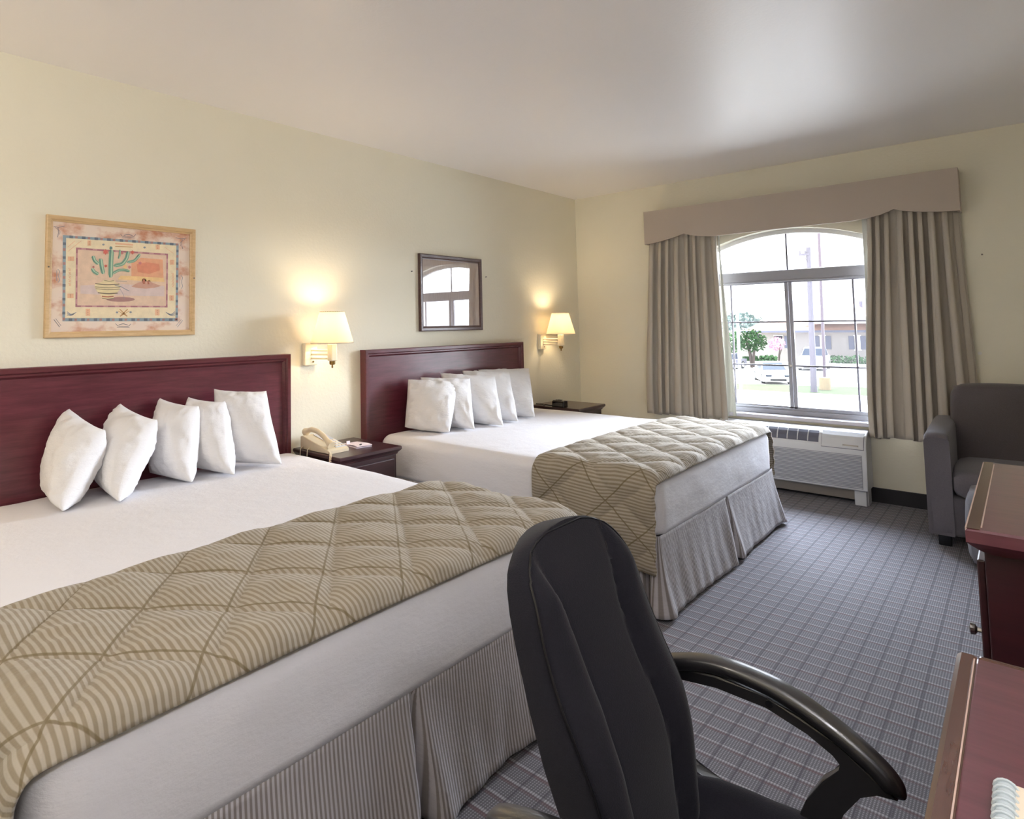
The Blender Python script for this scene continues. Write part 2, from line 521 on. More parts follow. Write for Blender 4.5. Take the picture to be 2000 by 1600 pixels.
M_SOFAB = m_fabric('shaded_charcoal_tweed', (72, 66, 68), (110, 103, 105), 330, 0.92, 0.4, 0.2)  # darker copy of the armchair tweed, shade of the backrest in its colour
M_OTTO = m_fabric('window_lit_tweed', (104, 105, 114), (144, 145, 154), 330, 0.92, 0.4, 0.2)  # paler tweed, window light on the ottoman put into its colour
M_SOFA = m_fabric('lit_charcoal_tweed', (84, 81, 87), (128, 124, 131), 330, 0.92, 0.4, 0.2)  # lighter copy of the tweed, window light on the arms in its colour
M_ACP = plain('grey_white_plastic', (212, 214, 218), 0.42, 0.5, 0, 0.03)
M_ACG = plain('grille_plastic', (142, 144, 154), 0.5, 0.4, 0, 0.03)
M_ACD = plain('dark_louvre_plastic', (98, 100, 116), 0.5, 0.4)
M_ACB = plain('taupe_sub_base', (128, 120, 112), 0.6, 0.4)
M_CREAMP = plain('cream_lamp_enamel', (236, 226, 200), 0.35, 0.5)
M_BRASS = plain('aged_brass', (150, 120, 70), 0.3, 0.5, 1.0)
M_CHROME = plain('nickel', (190, 188, 184), 0.2, 0.5, 1.0)
M_SHADE = m_shade()
M_OAK = m_wood('light_oak_frame', (192, 160, 114), (218, 188, 144), 0.45, (6, 40, 40), 0.1)
M_WALNUT = m_wood('dark_walnut_frame', (62, 42, 40), (92, 66, 60), 0.35, (6, 40, 40), 0.2)
M_PHONE = plain('beige_phone_plastic', (222, 206, 176), 0.4, 0.5)
M_PHONE2 = plain('grey_phone_keys', (202, 204, 210), 0.45, 0.5)
M_CARD = plain('pink_white_card', (240, 226, 232), 0.6, 0.3)
M_PAPER = plain('cream_paper', (240, 226, 204), 0.55, 0.35)
M_CLEAR = plain('clear_plastic_binding', (196, 208, 214), 0.12, 0.7)
M_PEN = plain('black_ink_pen', (30, 30, 36), 0.3)
M_DARKSCREEN = plain('dark_glass_display', (10, 12, 18), 0.05, 0.8)
M_NAIL = plain('nail_steel', (110, 104, 98), 0.4, 0.5, 0.6)
M_ANCHOR = plain('white_plastic_anchor', (230, 228, 222), 0.5)

# flat shapes of the cactus print, millimetres from its centre
ART_P=[[1,"blue",[[-270.1,184.3],[252.7,190.7],[251.3,-200.3],[-265.3,-197.1]]],[2,"cream",[[-256.8,172.8],[240.4,179.8],[238.9,-184.2],[-255.0,-183.0]]],[3,"plum",[[-216.4,132.9],[198.7,134.8],[198.9,-131.6],[-214.6,-133.7]]],[4,"dusk",[[-209.0,124.6],[190.8,126.6],[190.4,-124.2],[-207.1,-126.4]]],[5,"sky_orange",[[23.5,81.4],[69.0,105.9],[172.4,104.0],[177.7,11.4],[95.5,-5.2],[24.4,13.2]]],[6,"sky_red",[[48.4,74.4],[94.5,85.9],[155.0,80.9],[159.7,50.3],[107.9,30.1],[53.0,36.0]]],[6,"sky_yellow",[[-24.3,15.2],[74.2,15.5],[177.6,13.6],[182.2,-6.1],[74.4,-6.0],[-36.1,-2.1]]],[5,"lilac",[[-196.1,-37.1],[-67.4,-24.3],[182.4,-26.0],[182.9,-76.7],[-66.7,-78.3],[-195.5,-73.3]]],[6,"mesa",[[24.9,-33.6],[53.6,-15.5],[72.3,-8.3],[76.4,4.8],[89.0,6.7],[95.5,-5.2],[108.3,-0.3],[119.1,-10.8],[164.8,-26.6],[134.4,-36.4],[91.7,-42.1],[45.6,-39.3]]],[7,"rust",[[74.5,-10.4],[79.4,3.7],[86.1,3.9],[89.3,-18.4],[79.6,-20.9]]],[7,"rust",[[98.1,-8.5],[104.9,-3.1],[108.5,-19.9],[100.8,-21.4]]],[6,"mauve",[[42.1,-94.9],[35.6,-100.0],[17.5,-104.3],[-8.5,-106.9],[-36.9,-107.4],[-62.3,-105.6],[-79.6,-102.0],[-85.9,-97.3],[-79.8,-92.3],[-62.5,-88.1],[-37.2,-85.4],[-8.7,-84.8],[17.3,-86.4],[35.5,-90.0]]],[7,"pot",[[-96.8,-8.0],[-53.9,-7.9],[-47.8,-16.0],[-27.8,-24.9],[-24.5,-37.4],[-33.4,-58.6],[-52.9,-78.8],[-54.7,-93.8],[-105.2,-95.6],[-107.3,-80.1],[-126.7,-61.3],[-137.2,-41.2],[-135.9,-26.8],[-106.3,-16.7]]],[11,"red",[[-84.9,122.5],[-81.3,115.7],[-88.8,114.9],[-92.6,107.8],[-96.7,114.3],[-104.1,114.0],[-100.7,121.3],[-104.3,128.1],[-96.9,129.0],[-93.0,136.1],[-89.0,129.6],[-81.5,129.9]]],[11,"red",[[33.5,129.2],[36.4,123.9],[30.4,123.2],[27.2,117.6],[23.9,122.7],[17.9,122.5],[20.7,128.3],[17.8,133.6],[23.8,134.3],[26.9,139.9],[30.2,134.8],[36.3,135.0]]],[11,"rose",[[-14.9,123.5],[-12.7,119.4],[-17.2,118.9],[-19.6,114.7],[-22.1,118.6],[-26.6,118.4],[-24.5,122.8],[-26.7,126.9],[-22.2,127.4],[-19.8,131.6],[-17.3,127.7],[-12.8,127.9]]],[11,"red",[[-86.3,57.1],[-84.3,53.3],[-88.5,52.9],[-90.6,49.0],[-92.9,52.6],[-97.1,52.6],[-95.2,56.6],[-97.2,60.4],[-93.0,60.8],[-90.9,64.7],[-88.6,61.1],[-84.4,61.2]]],[11,"rose",[[68.5,79.9],[71.0,75.3],[65.8,74.8],[63.1,70.1],[60.3,74.5],[55.1,74.4],[57.4,79.3],[54.9,83.8],[60.1,84.4],[62.9,89.1],[65.7,84.7],[70.9,84.8]]],[11,"sky_yellow",[[1.3,58.8],[4.4,53.0],[-2.1,52.5],[-5.4,46.6],[-8.9,52.1],[-15.3,52.0],[-12.3,58.0],[-15.4,63.8],[-9.0,64.4],[-5.7,70.3],[-2.2,64.8],[4.2,64.9]]],[11,"rose",[[19.7,57.7],[21.9,53.6],[17.3,53.2],[14.9,49.0],[12.4,52.9],[7.8,52.8],[9.9,57.2],[7.7,61.3],[12.3,61.7],[14.7,66.0],[17.2,62.0],[21.8,62.1]]],[11,"rose",[[-140.1,49.9],[-138.5,46.9],[-141.7,46.6],[-143.4,43.6],[-145.1,46.4],[-148.3,46.4],[-146.9,49.5],[-148.4,52.5],[-145.2,52.8],[-143.6,55.8],[-141.8,53.0],[-138.6,53.1]]],[11,"teal",[[-64.5,142.9],[-62.1,138.5],[-67.0,137.9],[-69.6,133.3],[-72.2,137.5],[-77.1,137.3],[-74.9,142.1],[-77.2,146.5],[-72.3,147.1],[-69.8,151.7],[-67.2,147.5],[-62.3,147.7]]],[3,"peach",[[-169.7,169.3],[-154.7,170.6],[-154.4,146.0],[-169.3,144.8]]],[4,"rust",[[-160.7,164.7],[-161.4,162.8],[-162.9,162.7],[-163.7,164.4],[-162.9,166.2],[-161.4,166.4]]],[4,"rust",[[-160.6,157.8],[-161.3,156.0],[-162.8,155.8],[-163.6,157.5],[-162.8,159.4],[-161.3,159.5]]],[4,"rust",[[-160.5,150.9],[-161.2,149.1],[-162.7,149.0],[-163.4,150.7],[-162.7,152.5],[-161.2,152.6]]],[3,"peach",[[-248.9,90.3],[-223.7,92.1],[-223.4,72.0],[-248.6,70.4]]],[4,"rust",[[-234.9,86.9],[-235.6,85.1],[-237.0,85.0],[-237.7,86.7],[-237.1,88.5],[-235.6,88.6]]],[4,"rust",[[-234.8,81.3],[-235.5,79.5],[-236.9,79.4],[-237.6,81.1],[-237.0,82.9],[-235.5,83.0]]],[4,"rust",[[-234.7,75.7],[-235.4,73.9],[-236.8,73.8],[-237.6,75.5],[-236.9,77.3],[-235.4,77.4]]],[3,"peach",[[-247.9,-74.7],[-222.8,-74.0],[-222.5,-93.9],[-247.6,-94.5]]],[4,"rust",[[-233.9,-78.7],[-234.6,-80.4],[-236.0,-80.5],[-236.8,-78.8],[-236.1,-77.0],[-234.6,-77.0]]],[4,"rust",[[-233.8,-84.2],[-234.5,-86.0],[-235.9,-86.0],[-236.7,-84.3],[-236.0,-82.6],[-234.6,-82.5]]],[4,"rust",[[-233.7,-89.8],[-234.4,-91.5],[-235.8,-91.6],[-236.6,-89.9],[-235.9,-88.1],[-234.5,-88.1]]],[3,"peach",[[-172.3,-141.3],[-153.7,-141.2],[-153.2,-173.5],[-171.8,-173.5]]],[4,"rust",[[-161.5,-148.3],[-162.2,-150.1],[-163.7,-150.1],[-164.4,-148.4],[-163.7,-146.6],[-162.2,-146.6]]],[4,"rust",[[-161.3,-157.4],[-162.0,-159.1],[-163.5,-159.1],[-164.3,-157.4],[-163.6,-155.6],[-162.1,-155.6]]],[4,"rust",[[-161.2,-166.4],[-161.9,-168.2],[-163.4,-168.2],[-164.2,-166.4],[-163.4,-164.7],[-162.0,-164.7]]],[3,"peach",[[137.7,175.5],[157.4,177.1],[157.6,152.8],[137.9,151.3]]],[4,"rust",[[149.3,171.1],[148.4,169.1],[146.7,169.0],[145.8,170.8],[146.7,172.8],[148.4,172.9]]],[4,"rust",[[149.4,164.3],[148.5,162.3],[146.8,162.2],[145.9,164.0],[146.7,166.0],[148.5,166.1]]],[4,"rust",[[149.4,157.5],[148.6,155.5],[146.8,155.4],[145.9,157.2],[146.8,159.2],[148.5,159.4]]],[3,"peach",[[208.0,105.3],[230.5,106.7],[230.7,82.1],[208.2,80.7]]],[4,"rust",[[221.1,100.7],[220.2,98.7],[218.4,98.6],[217.5,100.5],[218.4,102.5],[220.2,102.6]]],[4,"rust",[[221.1,93.8],[220.2,91.8],[218.4,91.7],[217.5,93.6],[218.4,95.6],[220.2,95.7]]],[4,"rust",[[221.2,86.9],[220.3,84.9],[218.5,84.8],[217.6,86.7],[218.5,88.7],[220.3,88.8]]],[3,"peach",[[207.3,-71.7],[229.8,-71.2],[230.0,-97.9],[207.5,-98.3]]],[4,"rust",[[220.4,-77.3],[219.5,-79.2],[217.7,-79.3],[216.8,-77.4],[217.6,-75.4],[219.4,-75.4]]],[4,"rust",[[220.4,-84.8],[219.5,-86.7],[217.7,-86.7],[216.8,-84.8],[217.7,-82.9],[219.5,-82.9]]],[4,"rust",[[220.5,-92.2],[219.6,-94.2],[217.8,-94.2],[216.9,-92.3],[217.8,-90.4],[219.6,-90.3]]],[3,"peach",[[137.6,-140.9],[159.4,-140.8],[159.7,-171.4],[138.0,-171.4]]],[4,"rust",[[150.3,-147.6],[149.4,-149.5],[147.7,-149.5],[146.8,-147.6],[147.7,-145.7],[149.4,-145.7]]],[4,"rust",[[150.4,-156.1],[149.5,-158.0],[147.8,-158.0],[146.9,-156.1],[147.7,-154.2],[149.5,-154.2]]],[4,"rust",[[150.4,-164.7],[149.6,-166.6],[147.9,-166.6],[147.0,-164.7],[147.8,-162.8],[149.6,-162.8]]],[3,"slate",[[-32.5,-156.9],[-34.0,-160.1],[-38.0,-161.5],[-41.9,-160.1],[-43.6,-156.9],[-42.0,-153.7],[-38.1,-152.3],[-34.1,-153.6]]],[3,"slate",[[28.9,-155.8],[27.2,-159.1],[23.2,-160.4],[19.1,-159.1],[17.4,-155.8],[19.0,-152.5],[23.1,-151.1],[27.1,-152.5]]],[3,"slate",[[-96.4,156.2],[-98.0,152.8],[-101.8,151.2],[-105.6,152.2],[-107.2,155.3],[-105.7,158.6],[-101.9,160.3],[-98.1,159.3]]],[3,"slate",[[90.4,157.4],[88.7,153.9],[84.5,152.1],[80.3,153.2],[78.5,156.4],[80.2,159.9],[84.4,161.7],[88.6,160.6]]]]
ART_S=[[8,"dark",[[-134.8,-26.8],[-82.9,-29.8],[-29.8,-24.6]],3.6],[8,"dark",[[-135.7,-40.7],[-81.4,-43.9],[-25.6,-38.7]],2.4],[8,"dark",[[-132.5,-49.6],[-80.7,-52.9],[-27.5,-48.0]],2.4],[8,"dark",[[-122.8,-67.7],[-80.4,-71.6],[-37.2,-67.1]],4.9],[8,"dark",[[-105.2,-91.9],[-80.1,-96.4],[-54.7,-92.5]],3.2],[8,"dark",[[-96.8,-9.7],[-75.4,-13.8],[-53.8,-9.6]],2.4],[8,"rust",[[-105.3,-83.3],[-80.2,-86.0],[-54.8,-82.1]],5.7],[8,"green",[[-68.6,4.8],[-68.8,75.7],[-66.4,134.4]],21.1],[9,"mint",[[-65.7,4.9],[-65.9,75.8],[-63.6,134.6]],6.3],[10,"teal",[[-73.0,4.6],[-73.2,75.4],[-70.9,134.0]],2.5],[8,"green",[[-101.1,19.9],[-109.3,56.6],[-113.6,89.4]],17.8],[9,"mint",[[-98.7,20.0],[-106.9,56.7],[-111.2,89.5]],5.3],[10,"teal",[[-104.8,19.7],[-113.0,56.4],[-117.3,89.1]],2.1],[8,"green",[[-122.8,64.1],[-140.1,79.4],[-146.1,99.5]],15.4],[9,"mint",[[-120.8,64.2],[-138.1,79.5],[-144.1,99.6]],4.6],[10,"teal",[[-126.0,63.9],[-143.3,79.2],[-149.3,99.3]],1.8],[8,"green",[[-122.1,16.8],[-141.3,28.1],[-149.0,42.0]],14.6],[9,"mint",[[-120.2,16.9],[-139.4,28.2],[-147.1,42.1]],4.4],[10,"teal",[[-125.1,16.6],[-144.2,28.0],[-152.0,41.9]],1.7],[8,"green",[[-54.8,59.8],[-17.0,70.4],[0.9,97.0],[8.6,131.6]],17.0],[9,"mint",[[-52.4,59.9],[-14.6,70.6],[3.2,97.2],[11.0,131.8]],5.1],[10,"teal",[[-58.4,59.6],[-20.7,70.2],[-2.9,96.8],[4.8,131.4]],2.0],[8,"green",[[5.1,80.3],[37.9,88.8],[62.5,122.7]],13.0],[9,"mint",[[7.0,80.4],[39.7,88.9],[64.3,122.9]],3.9],[10,"teal",[[2.3,80.1],[35.0,88.6],[59.5,122.5]],1.6],[8,"green",[[-60.2,24.0],[-34.7,40.8],[-8.6,43.4],[15.9,37.5]],12.2],[9,"mint",[[-58.5,24.0],[-33.0,40.9],[-6.9,43.5],[17.6,37.6]],3.6],[10,"teal",[[-62.8,23.8],[-37.3,40.6],[-11.3,43.3],[13.2,37.4]],1.5],[8,"green",[[-35.4,94.6],[-29.6,111.9],[-28.7,137.3]],8.1],[9,"mint",[[-34.3,94.7],[-28.5,112.0],[-27.6,137.4]],2.4],[10,"teal",[[-37.1,94.5],[-31.4,111.8],[-30.5,137.2]],1.0],[3,"navy",[[-244.0,178.8],[-229.4,179.0]],12.2],[3,"mauve",[[-220.7,179.1],[-210.4,179.2]],9.7],[3,"navy",[[-192.8,179.5],[-177.8,179.6]],12.2],[3,"mauve",[[-168.9,179.8],[-158.4,179.9]],9.7],[3,"navy",[[-140.3,180.1],[-124.9,180.3]],12.2],[3,"mauve",[[-115.7,180.5],[-104.9,180.6]],9.7],[3,"navy",[[-86.3,180.8],[-70.4,181.1]],12.2],[3,"mauve",[[-61.0,181.2],[-49.9,181.3]],9.7],[3,"navy",[[-30.8,181.6],[-14.5,181.8]],12.2],[3,"mauve",[[-4.8,181.9],[6.6,182.1]],9.7],[3,"navy",[[26.3,182.3],[43.0,182.5]],12.2],[3,"mauve",[[53.0,182.7],[64.7,182.8]],9.7],[3,"navy",[[85.0,183.1],[102.2,183.3]],12.2],[3,"mauve",[[112.4,183.5],[124.5,183.6]],9.7],[3,"navy",[[145.4,183.9],[163.1,184.1]],12.2],[3,"mauve",[[173.6,184.3],[186.1,184.4]],9.7],[3,"navy",[[207.6,184.7],[225.8,184.9]],12.2],[3,"mauve",[[236.7,185.1],[249.5,185.3]],9.7],[3,"navy",[[-240.7,-190.1],[-226.2,-190.2]],12.2],[3,"mauve",[[-217.6,-190.2],[-207.5,-190.3]],9.7],[3,"navy",[[-190.0,-190.3],[-175.1,-190.4]],12.2],[3,"mauve",[[-166.3,-190.5],[-155.9,-190.5]],9.7],[3,"navy",[[-137.9,-190.6],[-122.7,-190.6]],12.2],[3,"mauve",[[-113.6,-190.7],[-102.9,-190.7]],9.7],[3,"navy",[[-84.4,-190.8],[-68.8,-190.9]],12.2],[3,"mauve",[[-59.5,-190.9],[-48.4,-191.0]],9.7],[3,"navy",[[-29.5,-191.1],[-13.4,-191.1]],12.2],[3,"mauve",[[-3.8,-191.2],[7.5,-191.2]],9.7],[3,"navy",[[27.0,-191.3],[43.6,-191.4]],12.2],[3,"mauve",[[53.4,-191.4],[65.1,-191.5]],9.7],[3,"navy",[[85.1,-191.6],[102.2,-191.6]],12.2],[3,"mauve",[[112.3,-191.7],[124.3,-191.7]],9.7],[3,"navy",[[144.9,-191.8],[162.5,-191.9]],12.2],[3,"mauve",[[172.9,-192.0],[185.3,-192.0]],9.7],[3,"navy",[[206.5,-192.1],[224.6,-192.2]],12.2],[3,"mauve",[[235.3,-192.2],[248.0,-192.3]],9.7],[3,"navy",[[-263.4,152.1],[-263.3,140.2]],12.2],[3,"mauve",[[-263.2,126.0],[-263.0,113.6]],9.7],[3,"navy",[[-262.8,90.3],[-262.7,78.5]],12.2],[3,"mauve",[[-262.6,64.3],[-262.5,52.0]],9.7],[3,"navy",[[-262.2,28.7],[-262.1,16.9]],12.2],[3,"mauve",[[-262.0,2.8],[-261.9,-9.5]],9.7],[3,"navy",[[-261.7,-32.7],[-261.5,-44.5]],12.2],[3,"mauve",[[-261.4,-58.6],[-261.3,-70.8]],9.7],[3,"navy",[[-261.1,-94.0],[-261.0,-105.7]],12.2],[3,"mauve",[[-260.8,-119.8],[-260.7,-132.0]],9.7],[3,"navy",[[-260.5,-155.1],[-260.4,-166.9]],12.2],[3,"mauve",[[-260.2,-180.9],[-260.1,-193.1]],9.7],[3,"navy",[[246.2,158.1],[246.1,145.9]],12.2],[3,"mauve",[[246.1,131.4],[246.0,118.7]],9.7],[3,"navy",[[245.9,94.8],[245.9,82.7]],12.2],[3,"mauve",[[245.8,68.2],[245.8,55.6]],9.7],[3,"navy",[[245.7,31.8],[245.6,19.7]],12.2],[3,"mauve",[[245.6,5.2],[245.5,-7.4]],9.7],[3,"navy",[[245.5,-31.2],[245.4,-43.2]],12.2],[3,"mauve",[[245.3,-57.7],[245.3,-70.2]],9.7],[3,"navy",[[245.2,-93.9],[245.2,-106.0]],12.2],[3,"mauve",[[245.1,-120.4],[245.1,-132.9]],9.7],[3,"navy",[[245.0,-156.5],[244.9,-168.5]],12.2],[3,"mauve",[[244.9,-182.9],[244.8,-195.4]],9.7],[5,"rosy",[[-194.2,128.8],[-175.5,128.9]],6.5],[5,"rosy",[[-147.1,129.1],[-127.9,129.2]],6.5],[5,"rosy",[[-98.9,129.3],[-79.2,129.4]],6.5],[5,"rosy",[[-49.4,129.6],[-29.3,129.7]],6.5],[5,"rosy",[[1.2,129.9],[21.9,130.0]],6.5],[5,"rosy",[[53.2,130.2],[74.4,130.3]],6.5],[5,"rosy",[[106.5,130.4],[128.2,130.6]],6.5],[5,"rosy",[[161.2,130.7],[183.5,130.9]],6.5],[5,"rosy",[[-192.6,-130.0],[-174.0,-129.9]],6.5],[5,"rosy",[[-145.7,-129.8],[-126.6,-129.7]],6.5],[5,"rosy",[[-97.6,-129.5],[-78.1,-129.4]],6.5],[5,"rosy",[[-48.4,-129.3],[-28.4,-129.2]],6.5],[5,"rosy",[[2.1,-129.1],[22.6,-129.0]],6.5],[5,"rosy",[[53.9,-128.8],[74.9,-128.7]],6.5],[5,"rosy",[[107.0,-128.6],[128.6,-128.5]],6.5],[5,"rosy",[[161.5,-128.3],[183.7,-128.2]],6.5],[5,"rosy",[[-212.6,107.9],[-212.4,87.1]],6.5],[5,"rosy",[[-212.2,56.0],[-212.1,35.2]],6.5],[5,"rosy",[[-211.9,4.2],[-211.8,-16.5]],6.5],[5,"rosy",[[-211.6,-47.5],[-211.4,-68.2]],6.5],[5,"rosy",[[-211.2,-99.2],[-211.1,-119.8]],6.5],[5,"rosy",[[194.8,110.1],[194.8,89.3]],6.5],[5,"rosy",[[194.8,58.1],[194.8,37.4]],6.5],[5,"rosy",[[194.8,6.2],[194.8,-14.5]],6.5],[5,"rosy",[[194.8,-45.5],[194.9,-66.2]],6.5],[5,"rosy",[[194.9,-97.2],[194.9,-117.8]],6.5],[3,"peach",[[-246.6,37.8],[-235.8,35.2],[-244.3,29.2],[-235.0,27.3]],2.8],[3,"peach",[[-246.3,21.1],[-235.5,18.5],[-244.0,12.5],[-234.7,10.5]],2.8],[3,"peach",[[-246.1,4.4],[-235.2,1.7],[-243.8,-4.2],[-234.4,-6.2]],2.8],[3,"peach",[[-245.8,-12.3],[-235.0,-15.0],[-243.5,-20.9],[-234.1,-22.9]],2.8],[3,"peach",[[-245.5,-29.0],[-234.7,-31.7],[-243.2,-37.6],[-233.8,-39.7]],2.8],[3,"peach",[[217.1,39.0],[230.7,36.1],[219.9,29.3],[231.7,27.2]],2.8],[3,"peach",[[217.2,24.7],[230.8,21.8],[220.0,15.0],[231.8,12.9]],2.8],[3,"peach",[[217.3,10.5],[230.9,7.5],[220.1,0.8],[231.9,-1.4]],2.8],[3,"peach",[[217.5,-3.8],[231.0,-6.8],[220.3,-13.5],[232.0,-15.8]],2.8],[3,"peach",[[217.6,-18.1],[231.2,-21.1],[220.4,-27.8],[232.1,-30.1]],2.8],[3,"peach",[[-50.2,165.1],[30.8,165.5]],8.1],[4,"tan",[[-50.1,151.6],[28.8,154.6]],3.2],[3,"tan",[[9.9,-141.9],[-23.9,-175.6]],4.9],[3,"tan",[[16.9,-150.3],[-19.9,-173.5]],2.8],[3,"tan",[[-26.3,-142.2],[8.3,-175.7]],4.9],[3,"tan",[[-32.9,-150.6],[4.2,-173.5]],2.8],[3,"slate",[[-248.4,-153.8],[-232.1,-167.6],[-210.6,-157.6]],2.4],[3,"slate",[[-248.3,-159.3],[-232.0,-169.2],[-214.1,-160.8]],2.4],[3,"slate",[[-248.2,-164.8],[-232.0,-170.8],[-217.7,-164.0]],2.4],[3,"slate",[[-248.1,-170.4],[-232.0,-172.3],[-221.3,-167.2]],2.4],[3,"slate",[[237.2,-151.3],[217.1,-166.9],[190.3,-156.0]],2.4],[3,"slate",[[237.3,-157.5],[217.1,-168.7],[194.7,-159.5]],2.4],[3,"slate",[[237.3,-163.8],[217.1,-170.5],[199.2,-163.0]],2.4],[3,"slate",[[237.4,-170.0],[217.1,-172.2],[203.7,-166.5]],2.4],[3,"peach",[[-249.3,112.3],[-195.6,164.9]],2.0],[3,"peach",[[-249.6,132.2],[-221.3,162.7]],2.0],[3,"peach",[[180.6,166.8],[225.7,139.0]],2.0],[1,"ink",[[-305.9,218.4],[-286.6,216.5],[-263.7,224.9]],2.8],[1,"ink",[[-290.2,218.1],[-286.9,192.6],[-291.1,172.4]],2.8],[1,"ink",[[-300.6,215.0],[-281.1,201.1],[-282.5,185.1]],2.0],[1,"ink",[[291.8,221.5],[266.3,214.6],[236.4,218.7]],2.8],[1,"ink",[[270.9,217.3],[267.4,187.4],[273.6,165.2]],2.8],[1,"ink",[[284.9,216.3],[259.5,195.8],[262.0,177.9]],2.0],[1,"ink",[[-26.9,211.6],[-16.7,199.8],[32.4,203.0],[42.6,216.9]],2.4],[1,"ink",[[-12.7,206.5],[7.6,214.4],[28.2,209.5]],3.2],[1,"ink",[[-20.6,194.8],[36.6,199.1]],2.0],[1,"ink",[[-43.3,-208.9],[-33.2,-221.4],[15.0,-223.3],[25.0,-210.7]],2.4],[1,"ink",[[-29.3,-215.2],[-9.4,-209.6],[10.8,-216.5]],3.2],[1,"ink",[[-37.1,-226.0],[19.1,-227.5]],2.0],[1,"slate",[[-287.6,32.4],[-279.0,23.0],[-285.0,3.0],[-278.3,-16.4],[-285.2,-26.5]],2.4],[1,"slate",[[-291.0,26.3],[-290.9,-20.9]],2.0],[1,"slate",[[264.5,31.0],[275.7,20.2],[267.5,-2.7],[276.0,-25.0],[266.9,-36.5]],2.4],[1,"slate",[[260.0,24.0],[259.5,-30.0]],2.0],[1,"ink",[[-298.6,-189.1],[-275.4,-222.4]],2.8],[1,"ink",[[-291.8,-185.2],[-270.3,-216.6]],2.0],[1,"slate",[[276.4,-196.0],[249.2,-229.3]],2.4],[1,"slate",[[269.5,-191.5],[242.4,-222.5]],2.0],[9,"slate",[[-49.6,-32.0],[-23.7,-35.3],[-3.4,-47.2],[15.0,-56.0]],3.2],[9,"slate",[[-27.5,-45.9],[-11.2,-72.7],[-6.9,-93.7]],1.6],[8,"slate",[[-43.9,-10.8],[4.2,-11.0]],1.6]]

# ------------------------------------------------------------------ the room shell
H = 2.44
XF, YR = -7.2, -3.62            # front end of the room, wall behind the desk
WT = 0.14
WC, WHW = -1.755, 0.83          # window centre and half width
AR, AZ = 1.339, 1.95 - 1.339    # arch radius and centre height
SZ = 0.535                      # bottom of the opening
def arch(y, drop=0.0, rad=AR):
    return AZ + sqrt(max(0, (rad - drop) ** 2 - (y - WC) ** 2))

def quad_slab(name, lo, hi, mat):
    b = MB(); b.box(lo, hi); return struct(b.build(name, mat))
quad_slab('floor', (XF, YR, -0.12), (WT, 0.14, 0.0), M_CARPET)
quad_slab('ceiling', (XF, YR, H), (WT, 0.14, H + 0.1), M_CEIL)
quad_slab('wall_left', (XF, 0.0, 0.0), (0.0, 0.14, H), M_WALL)
quad_slab('wall_right', (XF, YR - 0.14, 0.0), (0.0, YR, H), M_WALL)
quad_slab('wall_front', (XF - 0.14, YR, 0.0), (XF, 0.0, H), M_WALL)
b = MB()
yl, yr = WC + WHW, WC - WHW
b.prism([(0.0, 0.0), (yl, 0.0), (yl, H), (0.0, H)], 0, 0, WT)
b.prism([(yr, 0.0), (YR, 0.0), (YR, H), (yr, H)], 0, 0, WT)
b.prism([(yl, 0.0), (yr, 0.0), (yr, SZ - 0.03), (yl, SZ - 0.03)], 0, 0, WT)
N = 36
for i in range(N):
    a = yl + (yr - yl) * i / N; c = yl + (yr - yl) * (i + 1) / N
    b.prism([(a, arch(a)), (c, arch(c)), (c, H), (a, H)], 0, 0, WT)
bmesh.ops.remove_doubles(b.bm, verts=b.bm.verts[:], dist=1e-5)
struct(b.build('wall_back', M_WALL))
b = MB(); b.box((-0.012, YR + 0.001, 0.0), (-0.0005, -2.22, 0.098), 0.004); b.box((-0.012, -1.3, 0.0), (-0.0005, -0.002, 0.098), 0.004)
struct(b.build('baseboard_back', M_BASE))
b = MB(); b.box((XF, -0.012, 0.0), (-0.014, -0.0005, 0.098), 0.004); struct(b.build('baseboard_left', M_BASE))

# ------------------------------------------------------------------ the arched window
win = thing('window_1', 'arched aluminium window with sliding sashes and thin dividing bars', 'window', (0.1, WC, SZ), kind='structure')
XA, XB = 0.085, 0.128
b = MB()                                                          # outer frame
yi0, yi1 = WC + WHW - 0.03, WC - WHW + 0.03
for i in range(N):
    a = yl + (yr - yl) * i / N; c = yl + (yr - yl) * (i + 1) / N
    b.prism([(a, arch(a) - 0.0005), (c, arch(c) - 0.0005), (c, arch(c, 0.031)), (a, arch(a, 0.031))], 0, XA, XB)
b.box((XA, yl - 0.03, SZ), (XB, yl - 0.0005, arch(yl))); b.box((XA, yr + 0.0005, SZ), (XB, yr + 0.03, arch(yr)))
bmesh.ops.remove_doubles(b.bm, verts=b.bm.verts[:], dist=1e-5)
b.build('window_frame', plain('white_window_trim', (226, 226, 228), 0.5), win)
b = MB(); b.box((XA - 0.015, yr + 0.001, 1.560), (XB + 0.01, yl - 0.001, 1.640), 0.006); b.box((XA - 0.02, yr + 0.001, 1.548), (XB, yl - 0.001, 1.562), 0.003)
b.build('transom_bar', M_ALU, win)
b = MB(); b.box((XA - 0.012, yr + 0.001, SZ), (XB + 0.01, yl - 0.001, SZ + 0.035), 0.004); b.box((XA, yr + 0.03, SZ + 0.035), (XB, yl - 0.03, SZ + 0.05), 0.003)
b.build('bottom_rail', M_ALU, win)
b = MB(); b.box((0.1, WC - 0.006, 1.64), (0.112, WC + 0.006, arch(WC, 0.03)), 0.002); b.build('muntin', M_MUNTIN, win)
